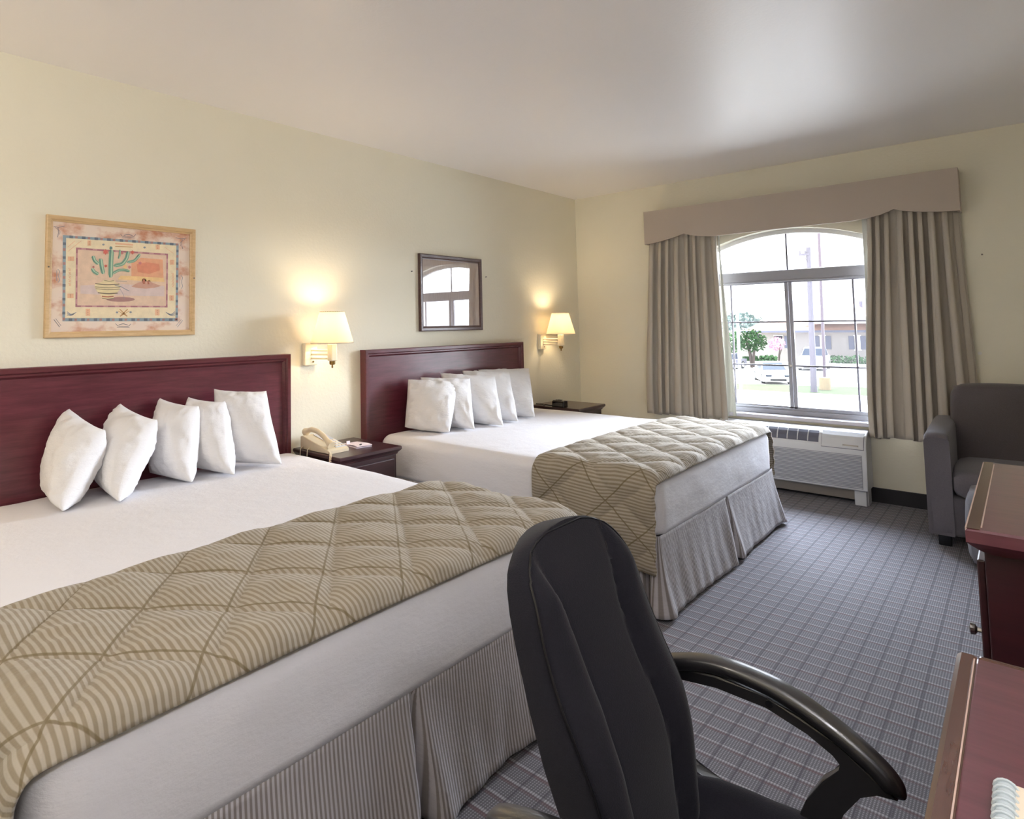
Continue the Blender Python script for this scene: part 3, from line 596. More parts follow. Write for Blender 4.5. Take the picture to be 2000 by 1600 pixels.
def sash(nm, ya, yb, xs, glass, ym, lab):
    """one sliding sash between ya (left) and yb (right)"""
    s = MB()
    w = 0.026
    s.box((xs - 0.012, ya - w, SZ + 0.045), (xs + 0.012, ya, 1.556), 0.003); s.box((xs - 0.012, yb, SZ + 0.045), (xs + 0.012, yb + w, 1.556), 0.003)
    s.box((xs - 0.012, yb, SZ + 0.045), (xs + 0.012, ya, SZ + 0.062), 0.003); s.box((xs - 0.012, yb, 1.540), (xs + 0.012, ya, 1.556), 0.003)
    sr = s.build('sash', M_ALU, win)
    for z in (0.905, 1.241):
        m = MB(); m.box((xs - 0.006, yb + w, z - 0.006), (xs + 0.006, ya - w, z + 0.006), 0.002); m.build('muntin', M_MUNTIN, sr)
    m = MB(); m.box((xs - 0.006, ym - 0.006, SZ + 0.06), (xs + 0.006, ym + 0.006, 1.541), 0.002); m.build('muntin', M_MUNTIN, sr)
    g = MB(); g.box((xs + 0.007, yb + w - 0.004, SZ + 0.06), (xs + 0.010, ya - w + 0.004, 1.542)); g.build('glass_pane', glass, sr)
    sr['label'] = lab
sash('sash', yl - 0.031, WC + 0.002, 0.112, M_GLASS, -1.338, 'clear left sash')
sash('sash', WC - 0.002, yr + 0.031, 0.096, M_SCREEN, -2.170, 'hazy right sash behind a screen')
b = MB()
pts = [(yi0 + (yi1 - yi0) * i / 30, 0) for i in range(31)]
poly = [(y, arch(y, 0.029)) for y, _ in pts] + [(yi1, 1.638), (yi0, 1.638)]
b.prism(poly, 0, 0.113, 0.116); b.build('arch_pane', M_GLASS, win)
b = MB(); b.box((0.098, WC - 0.012, 0.895), (0.115, WC + 0.02, 0.915), 0.003); b.build('sash_lock', M_CHROME, win)
b = MB(); b.box((-0.03, yr + 0.002, SZ - 0.0295), (0.084, yl - 0.002, SZ + 0.0), 0.006, 3)
o = struct(b.build('trim_1', M_SILL)); o['label'] = 'pale marble sill under the arched window'

# ------------------------------------------------------------------ valance and curtains
b = MB()
bot = [(-0.742, 1.917), (-0.80, 1.921), (-0.88, 1.931), (-0.96, 1.946), (-1.03, 1.962), (-1.072, 1.975), (-1.11, 1.962), (-1.16, 1.948), (-1.23, 1.935), (-1.31, 1.929),
       (-1.6, 1.930), (-2.0, 1.931), (-2.22, 1.930), (-2.30, 1.936), (-2.38, 1.951), (-2.43, 1.967), (-2.458, 1.980), (-2.49, 1.966), (-2.54, 1.953), (-2.62, 1.939), (-2.70, 1.929), (-2.792, 1.924)]
b.prism(bot + [(-2.792, 2.198), (-0.742, 2.198)], 0, -0.150, -0.132)
b.box((-0.1325, -0.759, 1.917), (-0.001, -0.742, 2.198)); b.box((-0.1325, -2.792, 1.924), (-0.001, -2.775, 2.198))
b.box((-0.1325, -2.775, 2.182), (-0.001, -0.759, 2.198))
tag(b.build('curtain_valance', M_VALANCE), 'taupe fabric covered box valance with scalloped lower edge above the window', 'valance')

def curtain(yt0, yt1, yb0, yb1, zb, folds, seed, depth=0.034, tail=None):
    rnd = random.Random(seed)
    ph = [rnd.uniform(-0.5, 0.5) for _ in range(40)]
    amp = [rnd.uniform(0.7, 1.25) for _ in range(40)]
    def fn(u, v):                                              # u across, v from the top down
        k = u * folds
        i = int(k); fr = k - i
        a0, a1 = amp[i % 40], amp[(i + 1) % 40]
        A = depth * (a0 + (a1 - a0) * fr) * (0.55 + 0.45 * smooth01(v * 3))
        y = yt0 + (yt1 - yt0) * u; yb = yb0 + (yb1 - yb0) * u
        uu = y + (yb - y) * smooth01(v * 1.05) ** 1.0
        w = 2 * pi * (k + 0.25 * sin(2 * pi * u * 2.3 + seed) * (0.5 + 0.5 * v) + 0.10 * ph[i % 40])
        s = sin(w)
        s = (abs(s) ** 0.75) * (1 if s > 0 else -1)
        x = -0.075 - A * s + 0.012 * nz(u * 6, v * 1.5, seed)
        x = min(x, -0.012)
        uu += 0.010 * sin(w * 2 + 1) * (0.5 + 0.5 * v) + 0.008 * nz(u * 3 + 7, v * 2, seed)
        z = 2.165 + (zb - 2.165) * v + (0.008 * sin(w) + 0.010 * nz(u * 5, 3, seed)) * v
        pinch = 1 - 0.55 * smooth01((z - 1.86) / 0.2)          # gathered heading
        x = -0.075 + (x + 0.075) * pinch
        if tail and u > tail[0]:
            q = smooth01((u - tail[0]) / (1 - tail[0]))
            x = x * (1 - q) + (-0.03 - 0.03 * (1 - q)) * q
        return (x, uu, z)
    return fn
b = MB(); b.grid(curtain(-0.760, -1.305, -0.690, -1.335, 0.478, 7.6, 3), 200, 56)
cl = tag(b.build('curtain', M_CURT, smooth=True, angle=180, solid=0.003), 'taupe pleated curtain hanging on the side of the window nearer the beds', 'curtain')
def lin_fn(u, v):
    y = -1.300 - 0.012 * v - u * (0.010 + 0.062 * smooth01((v - 0.15) / 0.8))
    x = -0.030 + 0.018 * sin(u * 7 + v * 5) * v
    return (x, y, 2.15 + (0.500 + 0.012 * u - 2.15) * v)
b = MB(); b.grid(lin_fn, 12, 40); b.build('curtain_lining', M_LINING, cl, smooth=True, angle=180, solid=0.002)
b = MB()
def rc(u, v):
    return curtain(-2.296, -2.785, -2.238, -2.812, 0.452, 8.6, 11, 0.036, (0.80, 1))(u, v)
b.grid(rc, 210, 56)
cr = tag(b.build('curtain', M_CURT, smooth=True, angle=180, solid=0.003), 'taupe pleated curtain with a flared tail hanging behind the armchair', 'curtain')
def lin2(u, v):
    return (-0.026 + 0.012 * sin(u * 5 + v * 4) * v, -2.262 + 0.028 * smooth01((v - 0.3) / 0.6) * (1 - u) + 0.02 * (u - 1) * 0 - 0.03 * u, 2.15 + (0.474 - 2.15) * v)
b = MB(); b.grid(lin2, 8, 30); b.build('curtain_lining', M_LINING, cr, smooth=True, angle=180, solid=0.002)

# ------------------------------------------------------------------ through-wall air conditioner under the window
ac = thing('wall_air_conditioner', 'white packaged air conditioner with slatted grille standing under the window', 'air conditioner', (-0.11, -1.755, 0.0))
ya, yb = -1.275, -2.238
prof = [(-0.002, 0.488), (-0.085, 0.488), (-0.105, 0.484), (-0.150, 0.462), (-0.178, 0.430), (-0.196, 0.385), (-0.206, 0.30), (-0.214, 0.11), (-0.205, 0.102), (-0.002, 0.102)]
b = MB(); b.prism([(x, z) for x, z in prof], 1, yb, ya, 0.006); b.build('body', M_ACP, ac)
def on_face(y, z, off):
    """point on the sloping front at height z, off metres in front"""
    pts = [(-0.214, 0.11), (-0.206, 0.30), (-0.196, 0.385), (-0.178, 0.430), (-0.150, 0.462), (-0.105, 0.484)]
    for (x0, z0), (x1, z1) in zip(pts, pts[1:]):
        if z <= z1:
            t = (z - z0) / (z1 - z0); n = Vector((-(z1 - z0), 0, (x1 - x0))).normalized()
            if n.x > 0: n = -n
            return Vector((x0 + (x1 - x0) * t, y, z)) + n * off
    return Vector((-0.105, y, 0.484))
def face_strip(b, y0, y1, z0, z1, off0, off1, n=5):
    rows0 = []; 
    zs = [z0 + (z1 - z0) * i / n for i in range(n + 1)]
    outer = [on_face(0, z, off1) for z in zs]; inner = [on_face(0, z, off0) for z in zs]
    poly = [(p.x, p.z) for p in outer] + [(p.x, p.z) for p in reversed(inner)]
    b.prism(poly, 1, y1, y0)
b = MB(); face_strip(b, -1.315, -1.962, 0.398, 0.468, -0.002, 0.0025); lou = b.build('air_outlet', M_ACD, ac); lou['label'] = 'dark air outlet panel'
for k in range(1, 10):
    y = -1.315 - 0.647 * k / 10
    m = MB(); face_strip(m, y + 0.003, y - 0.003, 0.400, 0.467, 0.002, 0.006); m.build('louvre_divider', M_ACP, lou)
b = MB(); face_strip(b, -1.982, -2.222, 0.376, 0.470, -0.002, 0.005); dr = b.build('control_door', M_ACP, ac)
b = MB(); face_strip(b, -1.979, -2.225, 0.372, 0.474, -0.002, 0.0012); b.build('door_gap_shade', M_ACD, dr)  # dark border strip painted in for the shaded gap round the door
b = MB(); face_strip(b, -2.105, -2.195, 0.391, 0.399, 0.004, 0.007, 2); b.build('name_plate', M_CHROME, dr)
b = MB()
face_strip(b, -1.30, -2.212, 0.118, 0.338, -0.002, 0.002); gr = b.build('intake_grille', M_ACG, ac)
m = MB()
for k in range(22):
    z = 0.124 + k * 0.0098
    th = 0.0065 if k % 3 == 0 else 0.0042
    face_strip(m, -1.303, -2.209, z, z + (0.0036 if k % 3 == 0 else 0.0022), 0.001, th, 1)
m.build('grille_slats', M_ACP, gr)
b = MB(); b.box((-0.16, yb + 0.03, 0.030), (-0.02, ya - 0.02, 0.1015), 0.004); b.build('sub_base', M_ACB, ac)
for y in (-2.19, -1.32):
    b = MB(); b.box((-0.185, y - 0.034, 0.0), (-0.150, y + 0.034, 0.101), 0.004); b.box((-0.15, y - 0.040, 0.0), (-0.05, y - 0.030, 0.101)); b.build('foot', M_ACP, ac)

# ------------------------------------------------------------------ wall lamps
def sconce(x, label, group='swing arm lamps on the bed wall'):
    zt = 1.162
    t = thing('wall_lamp', label, 'lamp', (x, 0.0, 1.10), group)
    px = x - 0.045 if x < -2 else x - 0.055
    b = MB(); b.box((px - 0.045, -0.030, 1.034), (px + 0.045, -0.0005, 1.166), 0.006, 3); wp = b.build('wall_plate', M_CREAMP, t)
    b = MB(); b.cyl((px + 0.012, -0.034, 1.055), (px + 0.012, -0.029, 1.055), 0.005); b.build('screw', M_BRASS, wp)
    b = MB()
    for z in (1.075, 1.098, 1.122):
        b.tube([(px, -0.028, z), (px + 0.012, -0.09, z), (x, -0.168, z)], 0.0055, 8)
    b.build('swing_arm', M_CREAMP, t)
    b = MB(); b.box((x - 0.021, -0.191, 1.062), (x + 0.021, -0.149, 1.160), 0.006, 3); so = b.build('socket_block', M_CREAMP, t)
    b = MB(); b.lathe([(0.012, 1.040), (0.017, 1.044), (0.017, 1.061)], (x, -0.17, 0), seg=14); b.cyl((x, -0.17, 1.022), (x, -0.17, 1.041), 0.005, seg=8); b.build('switch', M_BRASS, so)
    b = MB()
    R = [(0.122, zt), (0.1235, zt + 0.002), (0.071, zt + 0.186), (0.0695, zt + 0.184), (0.1205, zt + 0.003)]
    rg = [[Vector((x + r * cos(2 * pi * k / 40), -0.17 + r * sin(2 * pi * k / 40), z)) for k in range(40)] for r, z in R]
    b.loft(rg + [rg[0]], True, False)
    sh = b.build('lamp_shade', M_SHADE, t, smooth=True, angle=50)
    b = MB()
    for r, z in ((0.1205, zt + 0.004), (0.0705, zt + 0.182)):
        b.tube([(x + r * cos(2 * pi * k / 32), -0.17 + r * sin(2 * pi * k / 32), z) for k in range(33)], 0.002, 6)
    for k in range(3):
        a = 2 * pi * k / 3
        b.tube([(x, -0.17, zt + 0.160), (x + 0.070 * cos(a), -0.17 + 0.070 * sin(a), zt + 0.182)], 0.0015, 6)
    b.tube([(x, -0.17, 1.16), (x, -0.17, zt + 0.160)], 0.003, 6)
    b.build('shade_ring', M_BRASS, sh)
    bt = NT('warm_bulb'); bm_ = bt.done(bt.bsdf((1, 0.95, 0.85), 0.4, emit=lin((255, 214, 150)), emit_s=14.0))
    b = MB(); b.lathe([(0.010, 1.168), (0.014, 1.185), (0.024, 1.212), (0.028, 1.235), (0.022, 1.258), (0.008, 1.268)], (x, -0.17, 0), seg=16); b.build('bulb', bm_, t, smooth=True)
    ld = bpy.data.lights.new('bulb_light', 'POINT'); ld.energy = SCONCE_W; ld.color = (1.0, 0.78, 0.50); ld.shadow_soft_size = 0.03
    lo = bpy.data.objects.new('bulb_light', ld); COL.objects.link(lo); lo.parent = t; lo.location = (0, -0.17, 1.30 - 1.10)
    return t
sconce(-3.050, 'lit cream wall lamp with white shade over the telephone nightstand')
sconce(-0.600, 'lit cream wall lamp with white shade near the room corner')
sconce(-5.210, 'lit cream wall lamp at the far left of the left headboard')

# strip light added above the desk, behind the camera, to fill the room
vl = thing('added_strip_light', 'added fill strip light on the wall above the desk, out of view', 'wall light', (-5.05, YR, 2.02))
b = MB(); b.box((-5.72, YR + 0.001, 1.96), (-4.38, YR + 0.03, 2.08), 0.006); b.build('back_plate', M_CHROME, vl)
tt = NT('fill_diffuser'); mm = tt.done(tt.bsdf((0.9, 0.9, 0.9), 0.5, emit=lin((250, 248, 255)), emit_s=STRIP_FILL_E))
b = MB(); b.box((-5.70, YR + 0.031, 1.97), (-4.40, YR + 0.10, 2.07), 0.02, 3); b.build('diffuser', mm, vl)

# ceiling fixture added over the entrance, behind the camera, for fill light
cf = thing('added_ceiling_light', 'added round fill light on the ceiling at the entrance end, out of view', 'ceiling light', (-6.1, -1.7, H))
b = MB(); b.lathe([(0.17, H - 0.03), (0.175, H - 0.001)], (-6.1, -1.7, 0), seg=32); b.build('fixture_rim', M_BRASS, cf)
tt = NT('fill_dome'); mm = tt.done(tt.bsdf((0.9, 0.9, 0.88), 0.5, emit=lin((255, 244, 228)), emit_s=2.0))
b = MB(); b.lathe([(0.01, H - 0.11), (0.08, H - 0.10), (0.13, H - 0.075), (0.165, H - 0.031)], (-6.1, -1.7, 0), seg=32); b.build('glass_dome', mm, cf, smooth=True)
ld = bpy.data.lights.new('ceiling_fill_light', 'POINT'); ld.energy = CEILING_FILL_W; ld.color = (1.0, 0.93, 0.83); ld.shadow_soft_size = 0.14
lo = bpy.data.objects.new('ceiling_fill_light', ld); COL.objects.link(lo); lo.parent = cf; lo.location = (0, 0, -0.30)

# ------------------------------------------------------------------ headboards
def headboard(x0, x1, label):
    t = thing('headboard', label, 'headboard', ((x0 + x1) / 2, -0.025, 0.25), 'mahogany headboards on the bed wall')
    b = MB(); b.box((x0 + 0.02, -0.032, 0.25), (x1 - 0.02, -0.001, 1.095), 0.002); b.build('panel', M_MAHOG, t)
    # mitred frame: a moulded section swept up the sides and across the top
    sec = [(0.0, -0.001), (0.0, -0.050), (0.004, -0.054), (0.022, -0.054), (0.028, -0.046), (0.036, -0.046), (0.044, -0.036), (0.046, -0.0325), (0.046, -0.001)]
    zt = 1.108
    rings = []
    for cx, cz, dx, dz in ((x0, 0.25, 1, 0), (x0, zt, 1, -1), (x1, zt, -1, -1), (x1, 0.25, -1, 0)):
        rings.append([(cx + a * dx, y, cz + a * dz) for a, y in sec])
    b = MB(); b.loft(rings, True, True); b.build('frame', M_MAHOG2, t)
    return t
headboard(-4.965, -3.250, 'reddish mahogany headboard behind the left bed under the cactus picture')
headboard(-2.700, -0.986, 'dark mahogany headboard behind the right bed nearer the window')

# ------------------------------------------------------------------ beds
def bed(x0, x1, yf, label, seed, group='double beds along the wall'):
    yh = -0.062
    cx, cy = (x0 + x1) / 2, (yf + yh) / 2
    hx, hy = (x1 - x0) / 2, (yh - yf) / 2
    t = thing('bed', label, 'bed', (cx, cy, 0.0), group)
    b = MB(); b.box((x0 + 0.05, yf + 0.05, 0.10), (x1 - 0.05, yh - 0.01, 0.325), 0.01); b.build('box_spring', M_SHEET, t)
    for sx in (-1, 1):
        for sy in (-1, 1):
            b = MB(); b.cyl((cx + sx * (hx - 0.15), cy + sy * (hy - 0.15), 0.0), (cx + sx * (hx - 0.15), cy + sy * (hy - 0.15), 0.10), 0.03); b.build('leg', M_BLACK, t)
    # mattress, smoothly made up in a white sheet
    zt, zb, r = 0.574, 0.330, 0.060
    def ring(inset, z, wr):
        pts = []
        a = rrect(hx - inset, hy - inset, max(0.075 - inset, 0.012), 8)
        dense = []
        for i, p in enumerate(a):
            q = a[(i + 1) % len(a)]
            k = 70 if i % 9 == 8 else 1
            for j in range(k): dense.append((p[0] + (q[0] - p[0]) * j / k, p[1] + (q[1] - p[1]) * j / k))
        for px, py in dense:
            x, y = cx + px, cy + py
            n = nz(x * 2.2 + seed, y * 2.2, z * 9) * 0.006 + nz(x * 7 + y * 3, y * 7 - z * 22, z * 5 + seed) * 0.0032
            d = sqrt(px * px + py * py) or 1
            pts.append((x + px / d * n * wr, y + py / d * n * wr, z + n * 0.5 * (1 if inset > r * 0.5 else 0) + 0.010 * (1 - (px / hx) ** 2) * (1 - (py / hy) ** 4) * (1 if inset > 0.03 else 0)))
        return pts
    rings = [ring(0.012, zb, 0), ring(0.0, zb + 0.004, 0.3)] + [ring(-0.004 * sin(pi * k / 8), zb + (zt - r - zb) * k / 8, 0.8) for k in range(1, 9)]
    for k in range(1, 7):
        a = pi / 2 * k / 6
        rings.append(ring(r * (1 - cos(a)), zt - r + r * sin(a), 1.0))
    for q in (0.11, 0.18, 0.28, 0.40, 0.52, 0.64, 0.76, 0.82):
        rings.append(ring(min(q, hx - 0.02), zt + 0.001, 0.4))
    b = MB(); b.loft(rings, True, True); b.build('mattress', M_SHEET, t, smooth=True, angle=80)
    # striped dust ruffle, open at the head
    P = []
    def seg(a, c, n):
        for k in range(n): P.append((a[0] + (c[0] - a[0]) * k / n, a[1] + (c[1] - a[1]) * k / n))
    e = 0.004
    seg((x0 - e, yh), (x0 - e, yf + 0.02), 150)
    for k in range(6):
        a = pi + pi / 2 * k / 6; P.append((x0 - e + 0.02 + 0.02 * cos(a), yf - e + 0.02 + 0.02 * sin(a)))
    seg((x0 - e + 0.02, yf - e), (x1 + e - 0.02, yf - e), 170)
    for k in range(6):
        a = 3 * pi / 2 + pi / 2 * k / 6; P.append((x1 + e - 0.02 + 0.02 * cos(a), yf - e + 0.02 + 0.02 * sin(a)))
    seg((x1 + e, yf + 0.02), (x1 + e, yh), 150); P.append((x1 + e, yh))
    S = [0.0]
    for p, q in zip(P, P[1:]): S.append(S[-1] + sqrt((q[0] - p[0]) ** 2 + (q[1] - p[1]) ** 2))
    Ls = yh - yf
    splits = [(Ls - 0.06, 1), (Ls + hx, 1), (Ls + 2 * hx + 0.06, 1), (Ls * 0.5, 1), (Ls * 1.5 + 2 * hx, 1)]
    rows = []
    NZ = 18
    for j in range(NZ + 1):
        v = j / NZ; z = 0.335 + (0.018 - 0.335) * v
        row = []
        for i, (px, py) in enumerate(P):
            p0, p1 = P[max(i - 1, 0)], P[min(i + 1, len(P) - 1)]
            tx, ty = p1[0] - p0[0], p1[1] - p0[1]; L = sqrt(tx * tx + ty * ty) or 1
            nx, ny = ty / L, -tx / L
            if nx * (px - cx) + ny * (py - cy) < 0: nx, ny = -nx, -ny
            s = S[i]
            off = -0.006 + 0.050 * v ** 1.3 + v * (0.013 * nz(s * 4.2, seed, v) + 0.005 * nz(s * 12, seed + 5, v * 1.5) + 0.0015 * sin(s * 60 + 3 * nz(s, seed)))
            tdx = 0.0
            for c, m in splits:
                d = s - c
                wv = 0.016 + 0.030 * v
                off -= (0.075 * v ** 0.6) * math.exp(-(d / (wv * 0.55)) ** 4)
                off += 0.018 * v * math.exp(-((abs(d) - wv * 1.3) / 0.035) ** 2)
            hang = 0.012 * nz(s * 3.1, seed + 9) * v
            row.append((px + nx * off + tx / L * tdx, py + ny * off + ty / L * tdx, max(0.010, z + hang)))
        rows.append(row)
    b = MB(); b.loft(rows, False, False, uvs=lambda a, c: (S[min(c, len(S) - 1)], a / NZ * 0.32)); b.build('bed_skirt', M_SKIRT, t, smooth=True, angle=70, solid=0.002)
    return t
bed(-4.955, -3.262, -1.880, 'double bed by the telephone nightstand, nearer the desk chair, with white sheet and striped skirt', 2.0)
bed(-2.612, -0.940, -1.868, 'double bed nearer the window and air conditioner with white sheet and striped skirt', 17.0)

# ------------------------------------------------------------------ quilted throws across the foot of each bed
def throw(x0, x1, yhead, yf, dl, dr, label, seed, qa, qb, head_skew=0.0):
    cx, hw = (x0 + x1) / 2, (x1 - x0) / 2 + 0.014
    r = 0.072
    zt = 0.588
    flat = hw - r; arc = r * pi / 2
    sL, sR = -(flat + arc + dl), flat + arc + dr
    rf = 0.070
    def sect(s):
        a = abs(s); g = 1 if s >= 0 else -1
        if a <= flat: return cx + s, 0.0, 0.0, g
        if a <= flat + arc:
            th = (a - flat) / r
            return cx + g * (flat + r * sin(th)), r * (1 - cos(th)), th, g
        return cx + g * hw, r + (a - flat - arc), pi / 2, g
    yflat = yf - 0.014 + rf
    def fn(u, v):
        s = sL + (sR - sL) * u
        tl = (yhead - yflat) + rf * 0.98
        x, dz, th, g = sect(s)
        side = smooth01(th / (pi / 2))
        d = v * tl
        y0 = yhead + head_skew * (u - 0.5) + 0.010 * nz(s * 2.5, seed) + 0.03 * side * (1 - v) * nz(s * 3, seed + 1)
        yy = y0 - d * (y0 - yflat + rf * 0.98) / tl
        fz = 0.0; fa = 0.0
        if yy < yflat:
            fa = min(1.2, (yflat - yy) / rf); 
            yy = yflat - rf * sin(fa) * (1 - 0.15 * side); fz = rf * (1 - cos(fa)) * (1 - side)
        t = y0 - d
        a = s / qa + t / qb; c = s / qa - t / qb
        q = (abs(sin(pi * (a + 0.54))) * abs(sin(pi * (c + 0.35)))) ** 0.42
        wr = 0.0045 * nz(s * 11 + 3, t * 16, seed) + 0.0030 * nz(s * 24, t * 30, seed + 4)
        wr += 0.0022 * sin(42 * (s * 0.8 + t) + 5 * nz(s * 4, t * 4, seed)) * q
        ed = min(u * (sR - sL), (1 - u) * (sR - sL), v * tl, (1 - v) * tl)
        hem = smooth01(ed / 0.03)
        h = 0.004 + (0.021 * q + wr * q) * (0.35 + 0.65 * hem)
        down = max(0.0, dz - r)
        flare = down * (0.10 + 0.10 * sin(t * 13 + seed) + 0.08 * nz(t * 4, s, seed))
        flare = max(flare, 0.0)
        nxn, nzn = sin(th) * g, cos(th)
        gather = 0.010 * sin(s * 95) * smooth01((v - 0.90) / 0.1) * side
        crown = 0.010 * (1 - min(1, (s / hw) ** 2))
        return (x + nxn * h + g * flare, yy - (h * sin(fa) * 0.8) + gather * 0.3, zt - dz - fz + crown + nzn * h * cos(fa) + 0.012 * side * nz(t * 6, seed))
    def uv(u, v):
        return (sL + (sR - sL) * u, yhead - v * 0.72)
    b = MB(); b.grid(fn, 300, 84, uv)
    return tag(b.build('quilted_throw', M_THROW, smooth=True, angle=180, solid=0.006), label, 'bed throw', 'striped quilted throws at the bed feet')
throw(-4.955, -3.262, -1.232, -1.880, 0.30, 0.26, 'striped beige quilted throw across the foot of the bed beside the desk chair', 4.0, 0.275, 0.335, 0.05)
throw(-2.612, -0.940, -1.255, -1.868, 0.335, 0.235, 'striped beige quilted throw draped over the bed foot next to the air conditioner', 9.0, 0.275, 0.335, -0.03)

# ------------------------------------------------------------------ pillows
def pillow(TL, TR, BR, BL, label, group, seed, th=0.092):
    TL, TR, BR, BL = map(Vector, (TL, TR, BR, BL))
    n = (TR - BL).cross(TL - BR).normalized()
    if n.dot(Vector((-0.6, -0.8, 0.2))) < 0: n = -n
    C0 = (TL + TR + BR + BL) / 4
    def P(u, v, side):                                        # u left..right, v bottom..top in -1..1
        a, c = (u + 1) / 2, (v + 1) / 2
        p = (BL * (1 - a) + BR * a) * (1 - c) + (TL * (1 - a) + TR * a) * c
        eu, ev = 1 - abs(u) ** 2.4, 1 - abs(v) ** 2.4
        # sides draw in between the corners as the filling swells
        ax = ((BR - BL) * (1 - c) + (TR - TL) * c) * 0.5; ay = ((TL - BL) * (1 - a) + (TR - BR) * a) * 0.5
        p = p - ax * u * (0.012 + 0.03 * nz(v * 1.5, seed)) * ev * abs(u) ** 2 - ay * v * (0.060 if v > 0 else 0.0) * eu * abs(v) ** 2
        h = th * (max(eu, 0) * max(ev, 0)) ** 0.46
        w = 0.014 * nz(u * 2.2 + seed, v * 2.2, seed * 1.7 + side) + 0.009 * nz(u * 5 + seed, v * 9, side + seed) + 0.006 * nz(u * 14, v * 6 + seed, side)
        edge = smooth01(max(abs(u), abs(v)) * 1.6 - 0.7)
        h += w * (0.45 + 0.9 * edge) * min(1, (eu * ev) * 5)
        return p + n * h * side + Vector((0, 0, 0.004))
    b = MB()
    N_ = 30
    def ease(t):                                              # denser near the seams
        x = 2 * t - 1
        return x * (1.35 - 0.35 * x * x)
    fr = b.grid(lambda u, v: P(ease(u), ease(v), 1), N_, N_)
    bk = b.grid(lambda u, v: P(ease(u), ease(v), -1), N_, N_)
    bmesh.ops.remove_doubles(b.bm, verts=b.bm.verts[:], dist=4e-4)
    return tag(b.build('pillow', M_PILLOW, smooth=True, angle=180), label, 'pillow', group)
G1, G2 = 'white pillows on the left bed', 'white pillows on the right bed'
LB = [((-4.394, -0.10, 0.924), (-4.324, -0.32, 0.847), (-4.512, -0.451, 0.588), (-4.475, -0.13, 0.600)),
      ((-4.186, -0.10, 0.924), (-4.104, -0.30, 0.860), (-4.326, -0.486, 0.588), (-4.290, -0.13, 0.600)),
      ((-4.009, -0.10, 0.932), (-3.891, -0.25, 0.894), (-3.996, -0.409, 0.588), (-4.060, -0.12, 0.598)),
      ((-3.870, -0.10, 0.924), (-3.741, -0.22, 0.900), (-3.804, -0.426, 0.588), (-3.885, -0.12, 0.598)),
      ((-3.738, -0.10, 0.952), (-3.482, -0.17, 0.924), (-3.541, -0.404, 0.588), (-3.750, -0.13, 0.598))]
LL = ['white pillow at the left end of the row on the left bed, turned edge on', 'white pillow second from the left end on the left bed', 'white pillow in the middle of the five on the left bed',
      'white pillow second from the telephone end on the left bed', 'white pillow at the telephone end of the left bed, squarest to the room']
for i, (q, l) in enumerate(zip(LB, LL)): pillow(*q, l, G1, 3.1 + i * 5.3)
RB = [((-2.375, -0.10, 0.900), (-2.028, -0.25, 0.861), (-2.359, -0.444, 0.588), (-2.440, -0.13, 0.600)),
      ((-2.259, -0.10, 0.906), (-1.919, -0.25, 0.881), (-2.176, -0.495, 0.588), (-2.230, -0.13, 0.600)),
      ((-2.060, -0.10, 0.920), (-1.635, -0.25, 0.875), (-1.952, -0.553, 0.590), (-2.010, -0.13, 0.600)),
      ((-1.825, -0.10, 0.922), (-1.418, -0.22, 0.890), (-1.754, -0.530, 0.590), (-1.800, -0.13, 0.600)),
      ((-1.643, -0.10, 0.918), (-1.132, -0.20, 0.902), (-1.512, -0.503, 0.588), (-1.600, -0.13, 0.600))]
RL = ['white pillow at the front of the row on the right bed, its whole face showing', 'white pillow second in the row on the right bed, just behind the full face one',
      'white pillow in the middle of the five on the right bed', 'white pillow second from the window end on the right bed', 'white pillow at the window end of the right bed']
for i, (q, l) in enumerate(zip(RB, RL)): pillow(*q, l, G2, 41.7 + i * 4.1, 0.084)

# ------------------------------------------------------------------ nightstands
def nightstand(x0, x1, yf, label):
    zt = 0.571
    t = thing('nightstand', label, 'nightstand', ((x0 + x1) / 2, yf / 2, 0.0), 'dark nightstands beside the beds')
    yb = -0.012
    b = MB(); b.box((x0 + 0.022, yf + 0.026, 0.04), (x1 - 0.022, yb, zt - 0.045), 0.003); b.build('body', M_DARKW, t)
    b = MB()
    prof = [(0.0, zt - 0.004), (0.0, zt - 0.016), (0.006, zt - 0.024), (0.016, zt - 0.034), (0.020, zt - 0.044)]
    rg = []
    for ins, z in [(0.004, zt)] + prof:
        rg.append([(x0 + ins, yf + ins, z), (x1 - ins, yf + ins, z), (x1 - ins, yb, z), (x0 + ins, yb, z)])
    b.loft(rg, True, True); b.build('top', M_DARKW, t)
    for zb, zz in ((0.33, 0.505), (0.10, 0.30)):
        b = MB(); b.box((x0 + 0.045, yf + 0.014, zb), (x1 - 0.045, yf + 0.028, zz), 0.004); d = b.build('drawer', M_DARKW, t)
        b = MB(); zc = (zb + zz) / 2; xc = (x0 + x1) / 2
        b.lathe([(0.006, 0), (0.006, 0.010), (0.013, 0.016), (0.012, 0.022), (0.002, 0.025)], (0, 0, 0), seg=14)
        for v in b.bm.verts: v.co = Vector((xc + v.co.x, yf + 0.014 - v.co.z, zc + v.co.y))
        b.build('knob', M_BRASS, d)
    b = MB(); b.box((x0 + 0.03, yf + 0.04, 0.0), (x1 - 0.03, yb - 0.01, 0.041)); b.build('plinth', M_BLACK, t)
nightstand(-3.212, -2.765, -0.442, 'dark cherry nightstand between the beds with the telephone on it')
nightstand(-0.836, -0.400, -0.460, 'dark cherry nightstand in the room corner with the small clock on it')

